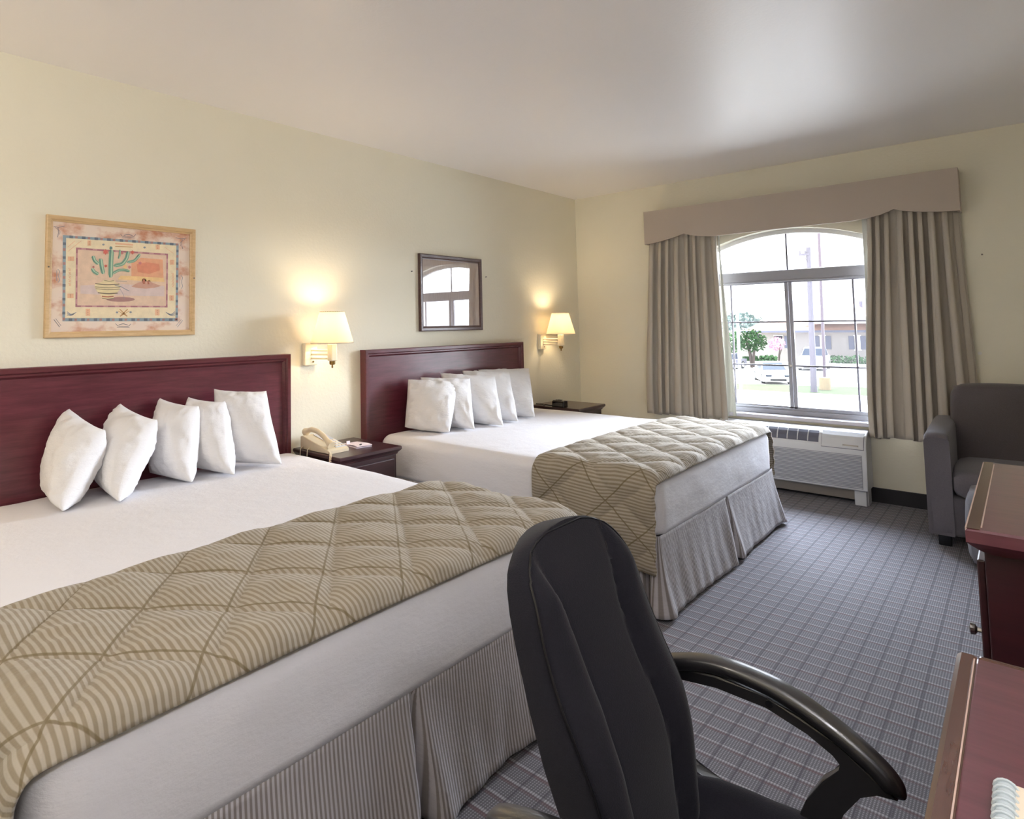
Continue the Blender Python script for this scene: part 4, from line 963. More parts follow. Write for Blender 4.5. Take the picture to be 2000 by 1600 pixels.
# ------------------------------------------------------------------ telephone
ph = thing('telephone', 'beige corded desk telephone on the nightstand between the beds', 'telephone', (-3.125, -0.19, 0.5715))
zb = 0.5718
b = MB(); b.prism([(-0.318, zb), (-0.055, zb), (-0.055, zb + 0.068), (-0.075, zb + 0.074), (-0.305, zb + 0.024), (-0.318, zb + 0.016)], 0, -3.192, -3.052, 0.004); b.build('body', M_PHONE, ph)
def slope(y): return zb + 0.024 + (y + 0.305) * (0.050 / 0.230)
b = MB(); b.prism([(-0.300, slope(-0.300) + 0.0005), (-0.090, slope(-0.090) + 0.0005), (-0.090, slope(-0.090) + 0.003), (-0.300, slope(-0.300) + 0.003)], 0, -3.128, -3.058); kp = b.build('key_panel', M_PHONE2, ph)
b = MB()
for i in range(4):
    for j in range(3):
        y = -0.285 + i * 0.027; x = -3.114 + j * 0.021
        b.box((x - 0.007, y - 0.008, slope(y) + 0.002), (x + 0.007, y + 0.008, slope(y) + 0.0065), 0.001)
b.build('number_keys', M_PAPER, kp)
b = MB(); b.cyl((-3.075, -0.110, slope(-0.11) + 0.002), (-3.075, -0.110, slope(-0.11) + 0.008), 0.006, seg=10); b.build('message_lamp', plain('red_lens', (190, 50, 40), 0.2), kp)
hp = spline([(-3.160, -0.302, slope(-0.30) + 0.016), (-3.160, -0.270, slope(-0.27) + 0.028), (-3.160, -0.230, slope(-0.23) + 0.044), (-3.160, -0.175, slope(-0.175) + 0.052), (-3.160, -0.120, slope(-0.12) + 0.044), (-3.160, -0.085, slope(-0.085) + 0.026), (-3.160, -0.060, slope(-0.07) + 0.012)], 5)
b = MB(); rr = []
for i, p in enumerate(hp):
    k = abs(i / (len(hp) - 1) - 0.5) * 2; rr.append(0.0145 + 0.009 * smooth01((k - 0.55) / 0.4))
b.tube(hp, rr, 12); b.build('handset', M_PHONE, ph, smooth=True, angle=60)
b = MB(); cp = []
base = spline([(-3.185, -0.318, zb + 0.012), (-3.198, -0.345, zb + 0.010), (-3.212, -0.362, zb + 0.004), (-3.224, -0.372, zb - 0.03), (-3.228, -0.374, zb - 0.12)], 30)
for i, p in enumerate(base):
    a = i * 0.95; cp.append(p + Vector((0.005 * cos(a), 0.005 * sin(a), 0.0045 * sin(a))))
b.tube(cp, 0.0018, 6); b.build('coiled_cord', M_PHONE, ph, smooth=True)
for y in (-0.085, -0.150):
    b = MB(); b.tube(spline([(-3.190, y, zb + 0.012), (-3.204, y - 0.004, zb + 0.014), (-3.218, y - 0.008, zb - 0.004), (-3.224, y - 0.012, zb - 0.10)], 6), 0.0022, 6); b.build('line_cord', M_PHONE, ph, smooth=True)

# folded card with a pen on the same nightstand
cd = thing('folded_card', 'pinkish white folded card lying beside the telephone', 'card', (-2.92, -0.235, 0.5715))
R_ = Matrix.Translation((-2.925, -0.235, 0)) @ Matrix.Rotation(radians(-8), 4, 'Z')
b = MB(); b.box((-0.055, -0.080, 0.5718), (0.048, 0.085, 0.5742), mtx=R_); b.build('lower_leaf', M_CARD, cd)
b = MB(); b.prism([(-0.082, 0.580), (-0.040, 0.5835), (0.045, 0.5775), (0.080, 0.5748), (0.080, 0.5766), (0.045, 0.5792), (-0.040, 0.5852), (-0.082, 0.5820)], 0, -0.050, 0.050)
for v in b.bm.verts: v.co = R_ @ v.co
b.build('upper_leaf', M_CARD, cd)
b = MB(); b.box((-0.052, 0.030, 0.575), (-0.030, 0.034, 0.598), mtx=R_); b.build('corner_flap', M_CARD, cd)
b = MB(); b.cyl((R_ @ Vector((-0.020, -0.060, 0.5845)))[:], (R_ @ Vector((-0.008, -0.058, 0.5860)))[:], 0.0045, seg=10); b.build('printed_dot', M_PEN, cd)

# small black clock radio
ck = thing('clock_radio', 'small glossy black clock on the corner nightstand', 'clock', (-0.80, -0.26, 0.5715))
b = MB(); b.prism([(-0.832, 0.5722), (-0.768, 0.5722), (-0.770, 0.622), (-0.812, 0.626), (-0.826, 0.618)], 1, -0.322, -0.208, 0.005); b.build('case', M_BLACK, ck)
b = MB(); b.box((-0.8345, -0.314, 0.581), (-0.8295, -0.216, 0.611), 0.001); b.build('display', M_DARKSCREEN, ck)
b = MB(); b.box((-0.806, -0.285, 0.625), (-0.786, -0.250, 0.631), 0.002); b.box((-0.803, -0.242, 0.624), (-0.789, -0.228, 0.629), 0.002); b.build('snooze_button', M_BLACK, ck)
b = MB(); b.tube(spline([(-0.785, -0.212, 0.578), (-0.800, -0.180, 0.5775), (-0.826, -0.150, 0.583), (-0.815, -0.118, 0.5775), (-0.780, -0.105, 0.5765), (-0.775, -0.070, 0.5765), (-0.780, -0.020, 0.5765)], 6), 0.004, 8); b.build('power_cord', M_BLACK, ck, smooth=True)

# ------------------------------------------------------------------ pictures
def frame_bar(x0, x1, z0, z1, w, d, sec_mat, parent):
    sec = [(0.0, -0.0008), (0.0, -d), (w * 0.15, -d - 0.002), (w * 0.6, -d), (w * 0.8, -d + 0.006), (w, -d + 0.008), (w, -0.0008)]
    rings = []
    for cx, cz, dx, dz in ((x0, z0, 1, 1), (x0, z1, 1, -1), (x1, z1, -1, -1), (x1, z0, -1, 1)):
        rings.append([(cx + a * dx, y, cz + a * dz) for a, y in sec])
    b = MB(); b.loft(rings + [rings[0]], True, False); return b.build('frame', sec_mat, parent)
AX, AZc = -4.135, 1.498
p1 = thing('framed_picture', 'oak framed southwestern print of a potted cactus above the left headboard', 'picture', (AX, 0, AZc))
frame_bar(-4.472, -3.800, 1.229, 1.766, 0.026, 0.020, M_OAK, p1)
def ink(name, rgb, v=0.2):
    t = NT('print_' + name); n = t.noise(t.coord(), 34, 4, 0.65); c = lin(tuple(a * 0.78 + b_ * 0.22 for a, b_ in zip(rgb, (226, 206, 186))))
    return t.done(t.bsdf(t.mix(n, tuple(x * (1 - v) for x in c), tuple(min(1, x * (1 + v)) for x in c)), 0.42, 0.45))
def mottled():
    t = NT('print_mottled_paper'); co = t.coord()
    n = t.noise(co, 9, 4, 0.6); m = t.noise(t.scalev(co, (1, 1, 1.4)), 8, 4, 0.6)
    c = t.mix(t.math('SMOOTH_MIN', n, 0.9, 0.1), lin((226, 208, 200)), lin((234, 216, 190)))
    k = t.n('ShaderNodeMapRange'); t.l(m, k.inputs[0]); k.inputs[1].default_value = 0.47; k.inputs[2].default_value = 0.66
    return t.done(t.bsdf(t.mix(k.outputs[0], c, lin((196, 136, 104))), 0.42, 0.45))
INKS = {'paper': mottled()}
for nm, rgb in dict(blue=(120, 148, 166), cream=(236, 222, 184), plum=(158, 96, 112), dusk=(222, 192, 166), sky_orange=(226, 158, 120), sky_red=(216, 128, 98), sky_yellow=(236, 198, 132), lilac=(212, 192, 190),
                    mesa=(196, 146, 128), rust=(166, 88, 66), mauve=(152, 108, 108), pot=(228, 212, 162), dark=(96, 86, 74), green=(104, 160, 134), mint=(168, 204, 172), teal=(58, 112, 118), red=(206, 84, 74),
                    rose=(190, 104, 108), navy=(70, 88, 108), rosy=(196, 140, 146), peach=(230, 178, 138), tan=(196, 146, 90), slate=(120, 132, 148), ink=(98, 96, 108)).items():
    INKS[nm] = ink(nm, rgb)
names = list(INKS)
b = MB()
def art(pts, layer, mat):
    b.mi = names.index(mat)
    y = -0.0060 - layer * 0.00035
    b.poly([(AX + x / 1000, y, AZc + z / 1000) for x, z in pts])
art([(-312, -246), (312, -246), (312, 246), (-312, 246)], 0, 'paper')
for layer, mat, pts in ART_P: art(pts, layer, mat)
for layer, mat, pts, w in ART_S:
    P_ = [Vector(q) for q in pts]
    L_, R2 = [], []
    sm = []
    for i in range(len(P_) - 1):                              # rounded-ish strokes
        n_ = 5
        for k in range(n_): sm.append(P_[i].lerp(P_[i + 1], k / n_))
    sm.append(P_[-1])
    for _ in range(2):
        if len(sm) > 3: sm = [sm[0]] + [(sm[i - 1] + sm[i] * 2 + sm[i + 1]) / 4 for i in range(1, len(sm) - 1)] + [sm[-1]]
    for i, p in enumerate(sm):
        d = (sm[min(i + 1, len(sm) - 1)] - sm[max(i - 1, 0)]); d = d.normalized() if d.length else Vector((1, 0))
        n_ = Vector((-d.y, d.x)); e = w / 2
        if len(pts) > 2 and w > 8 and i in (0, len(sm) - 1): e *= 0.55
        L_.append(p + n_ * e); R2.append(p - n_ * e)
    for i in range(len(sm) - 1): art([L_[i], L_[i + 1], R2[i + 1], R2[i]], layer, mat)
b.build('art_print', [INKS[n_] for n_ in names], p1, fix=False)
for x, z in ((-4.462, 1.537), (-3.808, 1.516)):
    b = MB(); b.cyl((x, -0.0235, z), (x, -0.020, z), 0.0035, seg=10); b.build('screw', M_NAIL, p1)

p2 = thing('framed_picture', 'smaller looking dark framed picture above the right headboard, the window mirrored in its glass', 'picture', (-1.822, 0, 1.49))
frame_bar(-2.166, -1.478, 1.216, 1.764, 0.036, 0.022, M_WALNUT, p2)
t = NT('sepia_print_behind_glass'); co = t.coord()
n1 = t.noise(t.scalev(co, (26, 1, 3)), 3, 4, 0.6); n2 = t.noise(co, 5, 3)
base = t.mix(n1, lin((150, 134, 128)), lin((206, 190, 180)))
base = t.mix(t.math('MULTIPLY', n2, 0.5), base, lin((176, 150, 134)))
pb = t.bsdf(base, 0.5, 0.4)
gl = t.n('ShaderNodeBsdfGlossy'); gl.inputs['Roughness'].default_value = 0.004; gl.inputs[0].default_value = (0.97, 0.97, 1, 1)
ms = t.n('ShaderNodeMixShader'); ms.inputs[0].default_value = 0.42
t.l(pb, ms.inputs[1]); t.l(gl.outputs[0], ms.inputs[2])
M_REFL = t.done(ms.outputs[0])
b = MB(); b.box((-0.311, -0.004, -0.241), (0.311, 0.002, 0.241), mtx=Matrix.Translation((-1.822, -0.009, 1.49)) @ Matrix.Rotation(radians(-0.25), 4, 'Z'))
b.build('glazed_print', M_REFL, p2)
for x, z, l in ((-2.232, 1.634, 'small nail in the wall to the left of the dark framed picture'), (-1.407, 1.632, 'small nail in the wall to the right of the dark framed picture')):
    b = MB(); b.cyl((x, -0.012, z), (x, -0.0006, z), 0.0035, seg=8); tag(b.build('wall_nail', M_NAIL), l, 'nail', 'nails beside the dark framed picture')
b = MB(); b.cyl((-0.010, -2.831, 1.026), (-0.0006, -2.831, 1.026), 0.010, seg=12); b.cyl((-0.0115, -2.831, 1.026), (-0.010, -2.831, 1.026), 0.004, seg=8); tag(b.build('wall_anchor', M_ANCHOR), 'white plastic wall anchor beside the flared curtain tail', 'wall anchor')
b = MB(); b.cyl((-0.010, -2.874, 1.648), (-0.0006, -2.874, 1.648), 0.005, seg=8); tag(b.build('wall_nail', M_NAIL), 'small nail high in the wall beyond the right curtain', 'nail')

# ------------------------------------------------------------------ charcoal armchair in the far corner
sf = thing('armchair', 'charcoal tweed armchair with square arms in the corner beside the curtain', 'armchair', (-0.45, -3.0, 0.0))
def soft_box(lo, hi, r, puff=0.012, seed=0.0, cuts=8, bev=4):
    m = MB(); m.box(lo, hi, r, bev)
    bmesh.ops.subdivide_edges(m.bm, edges=[e for e in m.bm.edges if e.calc_length() > 0.09], cuts=cuts, use_grid_fill=True)
    c = [(a + q) / 2 for a, q in zip(lo, hi)]; h = [abs(q - a) / 2 for a, q in zip(lo, hi)]
    m.bm.normal_update()
    for v in m.bm.verts:
        k = 1.0
        for a in range(3):
            t_ = abs(v.co[a] - c[a]) / h[a]
            if abs(v.normal[a]) < 0.7: k *= max(0, 1 - t_ ** 3)
        v.co += v.normal * (puff * k + 0.003 * nz(v.co.x * 9 + seed, v.co.y * 9, v.co.z * 9))
    return m
b = soft_box((-0.785, -3.37, 0.062), (-0.13, -2.605, 0.270), 0.02, 0.0); b.build('base', M_SOFA, sf, smooth=True)
def arm(y0, y1):
    prof = []
    w = abs(y1 - y0)
    x0, x1 = -0.785, -0.14
    rings = []
    for x, rr_, zt in ((x0, 0.020, 0.578), (x0 - 0.006, 0.036, 0.590), (x0, 0.045, 0.604), (x0 + 0.03, 0.05, 0.618), (-0.55, 0.052, 0.630), (-0.30, 0.052, 0.640), (x1, 0.05, 0.640)):
        sh = 0.012 if x == x0 and rr_ < 0.03 else 0.0
        ring = []
        for yy, zz in ((y1 + sh, 0.062 + sh), (y0 - sh, 0.062 + sh)): ring.append((x, yy, zz))
        for k in range(9):
            a = pi * k / 8
            ym = (y0 + y1) / 2; hw_ = w / 2 - sh
            sq = (abs(cos(a)) ** 0.45) * (1 if cos(a) > 0 else -1)
            ring.append((x, ym + hw_ * sq, zt - rr_ + rr_ * (abs(sin(a)) ** 0.6)))
        rings.append(ring)
    m = MB(); m.loft(rings, True, True); return m
arm(-2.600, -2.712).build('armrest', M_SOFA, sf, smooth=True, angle=50)
arm(-3.272, -3.384).build('armrest', M_SOFA, sf, smooth=True, angle=50)
b = soft_box((-0.800, -3.266, 0.275), (-0.30, -2.720, 0.425), 0.045, 0.018, 4.0); b.build('seat_cushion', M_SOFA, sf, smooth=True, angle=80)
b = soft_box((-0.340, -3.280, 0.300), (-0.165, -2.700, 0.842), 0.060, 0.014, 8.0, bev=6)
for v in b.bm.verts: v.co.x += 0.10 * (v.co.z - 0.42) / 0.42 * 0.30
b.build('backrest', M_SOFAB, sf, smooth=True, angle=80)
for x in (-0.735, -0.17):
    for y in (-2.665, -3.32):
        b = MB(); b.box((x - 0.028, y - 0.028, 0.0), (x + 0.028, y + 0.028, 0.062), 0.004); b.build('leg', M_BLACK, sf)

# ottoman in front of the armchair
ot = thing('ottoman', 'tweed ottoman in window-lit grey on the carpet between the dresser and the armchair', 'ottoman', (-1.0, -3.02, 0.0))
b = soft_box((-1.145, -3.270, 0.022), (-0.850, -2.790, 0.385), 0.06, 0.016, 2.0, bev=6); b.build('body', M_OTTO, ot, smooth=True, angle=80)
for x in (-1.11, -0.89):
    for y in (-2.84, -3.22):
        b = MB(); b.cyl((x, y, 0.0), (x, y, 0.024), 0.02); b.build('foot', M_BLACK, ot)

# ------------------------------------------------------------------ dresser
ds = thing('dresser', 'tall dark red cherry dresser with worn overhanging top beyond the desk', 'dresser', (-3.27, -3.27, 0.0))
zt = 0.850
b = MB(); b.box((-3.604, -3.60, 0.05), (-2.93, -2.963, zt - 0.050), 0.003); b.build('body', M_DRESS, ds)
b = MB(); rg = []
for ins, z in ((0.004, zt), (0.0, zt - 0.004), (0.0, zt - 0.026), (0.008, zt - 0.034), (0.020, zt - 0.044), (0.034, zt - 0.052)):
    rg.append([(-3.652 + ins, -2.940 - ins, z), (-3.652 + ins, -3.60, z), (-2.898 - ins, -3.60, z), (-2.898 - ins, -2.940 - ins, z)])
b.loft(rg, True, True); tp = b.build('top', M_DESKW, ds)
b = MB(); b.box((-3.650, -2.961, zt + 0.0002), (-2.90, -2.942, zt + 0.0012)); b.build('edge_banding', M_DESKE, tp)
b = MB(); b.box((-3.630, -2.9640, zt + 0.0002), (-2.93, -2.9618, zt + 0.0016)); b.box((-3.648, -2.9425, zt - 0.006), (-2.902, -2.9395, zt + 0.0008)); b.build('edge_bead', plain('pale_edge', (214, 190, 180), 0.2), tp)  # thin pale strips along the front edge of the top
for z0, z1 in ((0.56, 0.775), (0.325, 0.545), (0.09, 0.31)):
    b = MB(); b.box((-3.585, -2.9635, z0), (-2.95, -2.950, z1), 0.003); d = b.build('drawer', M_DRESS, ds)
    for x in (-3.510, -3.05):
        b = MB(); b.lathe([(0.005, 0), (0.005, 0.010), (0.011, 0.014), (0.012, 0.021), (0.003, 0.024)], (0, 0, 0), seg=14)
        zc = (z0 + z1) / 2 - 0.058
        for v in b.bm.verts: v.co = Vector((x + v.co.x, -2.950 + v.co.z, zc + v.co.y))
        b.build('knob', M_CHROME, d)
b = MB(); b.box((-3.59, -3.59, 0.0), (-2.94, -2.975, 0.051)); b.build('plinth', M_BLACK, ds)

# ------------------------------------------------------------------ desk
dk = thing('desk', 'red cherry writing desk with a worn moulded front edge in the near corner', 'desk', (-4.55, -3.27, 0.0))
zt = 0.750
b = MB(); b.box((-5.10, -3.60, zt - 0.030), (-4.0, -2.966, zt), 0.002); b.build('top', M_DESKW, dk)
b = MB()
sec = [(-2.9665, zt - 0.032), (-2.950, zt - 0.032), (-2.944, zt - 0.026), (-2.942, zt - 0.012), (-2.9435, zt - 0.003), (-2.949, zt + 0.0015), (-2.962, zt + 0.0015), (-2.9665, zt - 0.001)]
b.prism(sec, 0, -5.10, -3.996); b.build('front_moulding', M_DESKE, dk)
b = MB(); b.box((-4.001, -3.60, zt - 0.032), (-3.991, -2.968, zt + 0.0015), 0.003); b.build('end_moulding', M_DESKE, dk)
b = MB(); b.box((-5.09, -2.9648, zt + 0.0012), (-4.01, -2.9632, zt + 0.0024)); b.build('edge_bead', plain('pale_bead', (206, 180, 168), 0.25), dk)  # thin pale strip along the front moulding
for x0_, x1_ in ((-4.055, -4.025), (-5.07, -5.04)):
    b = MB(); b.box((x0_, -3.58, 0.0), (x1_, -2.99, zt - 0.031), 0.003); b.build('side_panel', M_DESKW, dk)
b = MB(); b.box((-5.04, -3.58, 0.25), (-4.055, -3.56, zt - 0.031)); b.build('modesty_panel', M_DESKW, dk)
b = MB(); b.box((-5.03, -3.50, zt - 0.115), (-4.065, -3.02, zt - 0.031), 0.003); b.build('apron_drawer', M_DESKW, dk)

# guest booklet with a clear comb binding
bk = thing('booklet', 'cream covered guest booklet with clear comb binding on the desk', 'booklet', (-4.45, -3.1, zt))
b = MB(); b.box((-4.560, -3.215, zt + 0.0025), (-4.336, -3.010, zt + 0.0125), 0.001); b.build('pages', M_PAPER, bk)
b = MB(); b.box((-4.565, -3.220, zt + 0.0128), (-4.333, -3.006, zt + 0.0142), 0.0005); b.build('cover', M_PAPER, bk)
b = MB(); b.box((-4.345, -3.09, zt + 0.0143), (-4.334, -3.088, zt + 0.0146)); b.box((-4.560, -3.036, zt + 0.0143), (-4.335, -3.0355, zt + 0.0146)); b.build('printed_line', plain('pale_red_line', (214, 160, 150), 0.6), bk)
b = MB()
b.tube([(-4.562, -3.004, zt + 0.0102), (-4.335, -3.004, zt + 0.0102)], 0.0085, 14)
b.build('binding_spine', M_CLEAR, bk, smooth=True, angle=50)
for k in range(19):
    x = -4.553 + k * 0.0118
    b = MB(); b.tube([(x, -3.004 + 0.0095 * cos(a), zt + 0.0105 + 0.0095 * sin(a)) for a in [2 * pi * j / 14 for j in range(15)]], 0.0016, 6); b.build('binding_ring', M_CLEAR, bk)

# ------------------------------------------------------------------ desk chair
CX = -4.275
dc = thing('office_chair', 'black fabric office chair with curved arms pulled out in front of the desk', 'office chair', (CX, -2.80, 0.0))
rec = radians(17.0)
P0 = Vector((CX, -2.56, 0.45)); BV = Vector((0, sin(rec), cos(rec))); BN = Vector((0, -cos(rec), sin(rec)))
HWT = [(-0.06, 0.110), (0.0, 0.132), (0.05, 0.150), (0.10, 0.162), (0.16, 0.170), (0.24, 0.171), (0.32, 0.168), (0.37, 0.163), (0.405, 0.155), (0.43, 0.143), (0.45, 0.122), (0.463, 0.092), (0.471, 0.055), (0.474, 0.02)]
INT = [(-0.06, 0.07), (0.03, 0.080), (0.10, 0.086), (0.16, 0.086), (0.22, 0.080), (0.30, 0.083), (0.36, 0.094), (0.40, 0.104), (0.43, 0.110), (0.46, 0.113)]
def back_front(u, v):
    """front face height at width u (metres) and height v"""
    w = interp(HWT, v); iw = interp(INT, v)
    fade = smooth01((0.465 - v) / 0.10) * smooth01((v + 0.10) / 0.1)
    a = abs(u)
    if a < iw: d = 0.006 * (1 - (a / iw) ** 2)
    else:
        q = (a - iw) / max(0.004, w - iw); d = 0.024 * sin(pi * min(1, q) ** 0.7) ** 0.8
    groove = -0.005 * math.exp(-((a - iw) / 0.006) ** 2)
    lum = 0.022 * math.exp(-((v - 0.13) / 0.11) ** 2)
    return 0.028 + (d + groove) * fade + lum - 0.014 * smooth01((v - 0.36) / 0.11)
def bpt(u, v, d): return P0 + Vector((u, 0, 0)) + BV * v + BN * d
rings = []
VS = [-0.06 + 0.43 * k / 34 for k in range(35)] + [0.37 + 0.104 * sin(pi / 2 * k / 14) for k in range(1, 15)]
for v in VS:
    w = interp(HWT, v); ring = []
    NF = 44
    edge = 0.012
    for k in range(NF + 1):
        u = w * (-1 + 2 * k / NF)
        d = back_front(u * 0.985, v)
        e = (w - abs(u)); d -= 0.014 * max(0, 1 - e / 0.012) ** 2
        ring.append(bpt(u, v, d))
    for k in range(9):
        a = pi * k / 8
        ring.append(bpt(w * cos(a) ** 1 if False else w * (1 - 2 * k / 8) * (1.0 if k in (0, 8) else 0.97), v, -0.040 if 0 < k < 8 else -0.018))
    rings.append(ring)
b = MB(); b.loft(rings, True, True); br = b.build('backrest', M_CHAIRF, dc, smooth=True, angle=55)
def seam_tube(pts, nm='piping'):
    m = MB(); m.tube([bpt(u, v, back_front(u, v) + off) for u, v, off in pts], 0.0016, 6); m.build(nm, M_BLACK, br, smooth=True)
for s in (-1, 1):
    seam_tube([(s * interp(INT, v), v, 0.0003) for v in [-0.05 + 0.50 * k / 40 for k in range(41)]])
ol = [(-1, -0.05 + 0.46 * k / 30) for k in range(31)]
vs_ = [0.41 + 0.060 * sin(pi / 2 * k / 12) for k in range(1, 13)]
pts = [(-(interp(HWT, v) - 0.004), v) for _, v in ol] + [(-(interp(HWT, v) - 0.004), v - 0.004) for v in vs_]
pts = pts + [(-u, v) for u, v in reversed(pts)]
m = MB(); m.tube([bpt(u, v, back_front(u * 0.985, v) - 0.0005) for u, v in pts], 0.0018, 6); m.build('piping', M_BLACK, br, smooth=True)
# seat
def seat_pt(a, rr_, top):
    pass
rings = []
ys0, ys1 = -2.555, -3.005
def seat_hw(y):
    t_ = (ys0 - y) / (ys0 - ys1)
    return interp([(0.0, 0.125), (0.04, 0.16), (0.15, 0.195), (0.4, 0.220), (0.7, 0.225), (0.9, 0.21), (0.97, 0.18), (1.0, 0.14)], t_)
for k in range(41):
    y = ys0 + (ys1 - ys0) * k / 40; w = seat_hw(y); t_ = k / 40
    ring = []
    dz = 0.0 - 0.035 * smooth01((t_ - 0.8) / 0.2)
    for j in range(33):
        u = w * (-1 + 2 * j / 32); q = abs(u) / w
        z = 0.447 + 0.028 * smooth01((q - 0.45) / 0.35) * (1 - smooth01((t_ - 0.6) / 0.4)) - 0.030 * max(0, (q - 0.86) / 0.14) ** 2 + dz - 0.010 * sin(pi * t_) + 0.003 * nz(u * 14, y * 14, 3)
        z -= 0.004 * math.exp(-((q - 0.62) / 0.02) ** 2)
        ring.append((CX + u, y, z))
    for j in range(9):
        u = w * (1 - 2 * j / 8) * 0.97; ring.append((CX + u, y, 0.385 + dz * 0.4))
    rings.append(ring)
b = MB(); b.loft(rings, True, True); st = b.build('seat', M_CHAIRF, dc, smooth=True, angle=55)
b = MB(); b.box((CX - 0.17, -2.95, 0.372), (CX + 0.17, -2.60, 0.388), 0.006); b.build('seat_pan', M_BLACKP, st)
# loop arms
def arm_loop(s):
    x = CX + (0.197 if s > 0 else -0.312)
    t_ = thing_part = MB()
    top = spline([(x - s * 0.02, -2.490, 0.600), (x - s * 0.006, -2.515, 0.628), (x, -2.580, 0.652), (x, -2.640, 0.661), (x, -2.705, 0.657), (x, -2.750, 0.645), (x, -2.795, 0.626), (x, -2.835, 0.604), (x, -2.862, 0.584), (x, -2.878, 0.566), (x, -2.882, 0.552)], 5)
    n = len(top); rings = []
    for i, p in enumerate(top):
        d = (top[min(i + 1, n - 1)] - top[max(i - 1, 0)]).normalized()
        up = -Vector((1, 0, 0)).cross(d).normalized()
        k = i / (n - 1)
        hw_ = interp([(0, 0.014), (0.1, 0.018), (0.5, 0.021), (0.85, 0.020), (0.95, 0.017), (1, 0.010)], k)
        th = interp([(0, 0.012), (0.15, 0.013), (0.9, 0.013), (1, 0.006)], k)
        ring = []
        for j in range(16):
            a = 2 * pi * j / 16
            cx_ = cos(a); sx_ = sin(a)
            ring.append(p - up * th + Vector((1, 0, 0)) * hw_ * (abs(cx_) ** 0.6) * (1 if cx_ > 0 else -1) + up * th * (abs(sx_) ** 0.7) * (1 if sx_ > 0 else -1))
        rings.append(ring)
    t_.loft(rings, True, True)
    # carrying web under the pad, swept down to the seat
    ar = t_.build('armrest', M_BLACKP, dc, smooth=True, angle=60)
    m = MB()
    web = [(-2.505, 0.606), (-2.545, 0.624), (-2.62, 0.634), (-2.70, 0.628), (-2.75, 0.616), (-2.80, 0.594), (-2.862, 0.556), (-2.872, 0.546), (-2.846, 0.548), (-2.826, 0.530), (-2.800, 0.497), (-2.786, 0.460), (-2.780, 0.40), (-2.730, 0.40), (-2.738, 0.455), (-2.752, 0.490), (-2.775, 0.530), (-2.803, 0.556), (-2.806, 0.568), (-2.795, 0.580), (-2.760, 0.598), (-2.70, 0.611), (-2.62, 0.617), (-2.555, 0.608), (-2.533, 0.592), (-2.530, 0.56), (-2.532, 0.50), (-2.545, 0.468), (-2.575, 0.452), (-2.62, 0.445), (-2.66, 0.42), (-2.66, 0.398), (-2.60, 0.400), (-2.535, 0.420), (-2.508, 0.455), (-2.500, 0.50), (-2.498, 0.56)]
    m.prism(web, 0, x - 0.0125, x + 0.0125, 0.004); m.build('arm_web', M_BLACKP, ar)
    xi = CX + s * 0.10
    for y in (-2.755, -2.63):
        m = MB(); m.box((min(x, xi), y - 0.022, 0.374), (max(x, xi), y + 0.022, 0.402), 0.005); m.build('arm_bracket', M_BLACKP, ar)
    m = MB(); m.cyl((x - s * 0.013, -2.705, 0.620), (x - s * 0.0145, -2.705, 0.620), 0.006, seg=10); m.build('screw_cap', M_BLACK, ar)
arm_loop(1); arm_loop(-1)
b = MB(); b.tube(spline([(CX, -2.66, 0.378), (CX, -2.55, 0.372), (CX, -2.485, 0.40), (CX, -2.455, 0.50), (CX, -2.440, 0.58)], 6), 0.020, 8); b.build('back_bar', M_BLACKP, dc, smooth=True)
b = MB(); b.cyl((CX, -2.78, 0.10), (CX, -2.78, 0.28), 0.030); b.cyl((CX, -2.78, 0.27), (CX, -2.78, 0.374), 0.018); b.box((CX - 0.09, -2.87, 0.345), (CX + 0.09, -2.69, 0.374), 0.008); b.build('gas_column', M_BLACKP, dc)
for k in range(5):
    a = radians(54 + 72 * k); d = Vector((cos(a), sin(a), 0)); c = Vector((CX, -2.78, 0))
    b = MB(); b.tube([c + d * 0.02 + Vector((0, 0, 0.115)), c + d * 0.15 + Vector((0, 0, 0.105)), c + d * 0.27 + Vector((0, 0, 0.075))], [0.030, 0.024, 0.017], 10); lg = b.build('leg', M_BLACKP, dc, smooth=True)
    p = c + d * 0.275
    b = MB()
    sd = d.cross(Vector((0, 0, 1)))
    for q in (-0.012, 0.012):
        b.cyl((p + sd * (q - 0.008) + Vector((0, 0, 0.026))), (p + sd * (q + 0.008) + Vector((0, 0, 0.026))), 0.026, seg=16)
    b.cyl((p + Vector((0, 0, 0.03))), (p + Vector((0, 0, 0.07))), 0.007, seg=8)
    b.build('caster', M_BLACK, lg)

# ------------------------------------------------------------------ outside: the street seen from the upper floor
GZ = -3.0
def noisy(name, a, b_, scale, rough=0.9):
    t = NT(name); n = t.noise(t.coord(), scale, 4, 0.6)
    return t.done(t.bsdf(t.mix(n, lin(a), lin(b_)), rough, 0.0))
M_ASPH = noisy('sunlit_concrete', (176, 174, 170), (196, 194, 190), 2.0)
M_GRASS = noisy('lawn_grass', (64, 70, 54), (76, 82, 64), 3.0)
M_STUCCO = noisy('tan_stucco', (138, 133, 129), (148, 143, 139), 1.0)
M_TILE = noisy('pale_red_roof_tile', (186, 150, 132), (206, 172, 154), 3.0)
M_TRIMW = plain('white_exterior_trim', (214, 212, 210), 0.6)
M_DKGL = plain('dark_window_glass', (44, 44, 56), 0.15, 0.5)
M_SHUT = plain('grey_shutter', (84, 86, 102), 0.7)
M_POLEW = plain('weathered_pole_wood', (92, 88, 96), 0.8, 0.3, 0, 0.15, 8)
M_POLEG = plain('white_steel_pole', (132, 132, 146), 0.5)
M_POLER = plain('rust_red_steel_pole', (84, 72, 80), 0.6)
M_YCON = plain('yellow_painted_concrete', (140, 124, 94), 0.8)
M_CARW = plain('white_car_paint', (206, 206, 208), 0.25, 0.5, 0, 0.02)
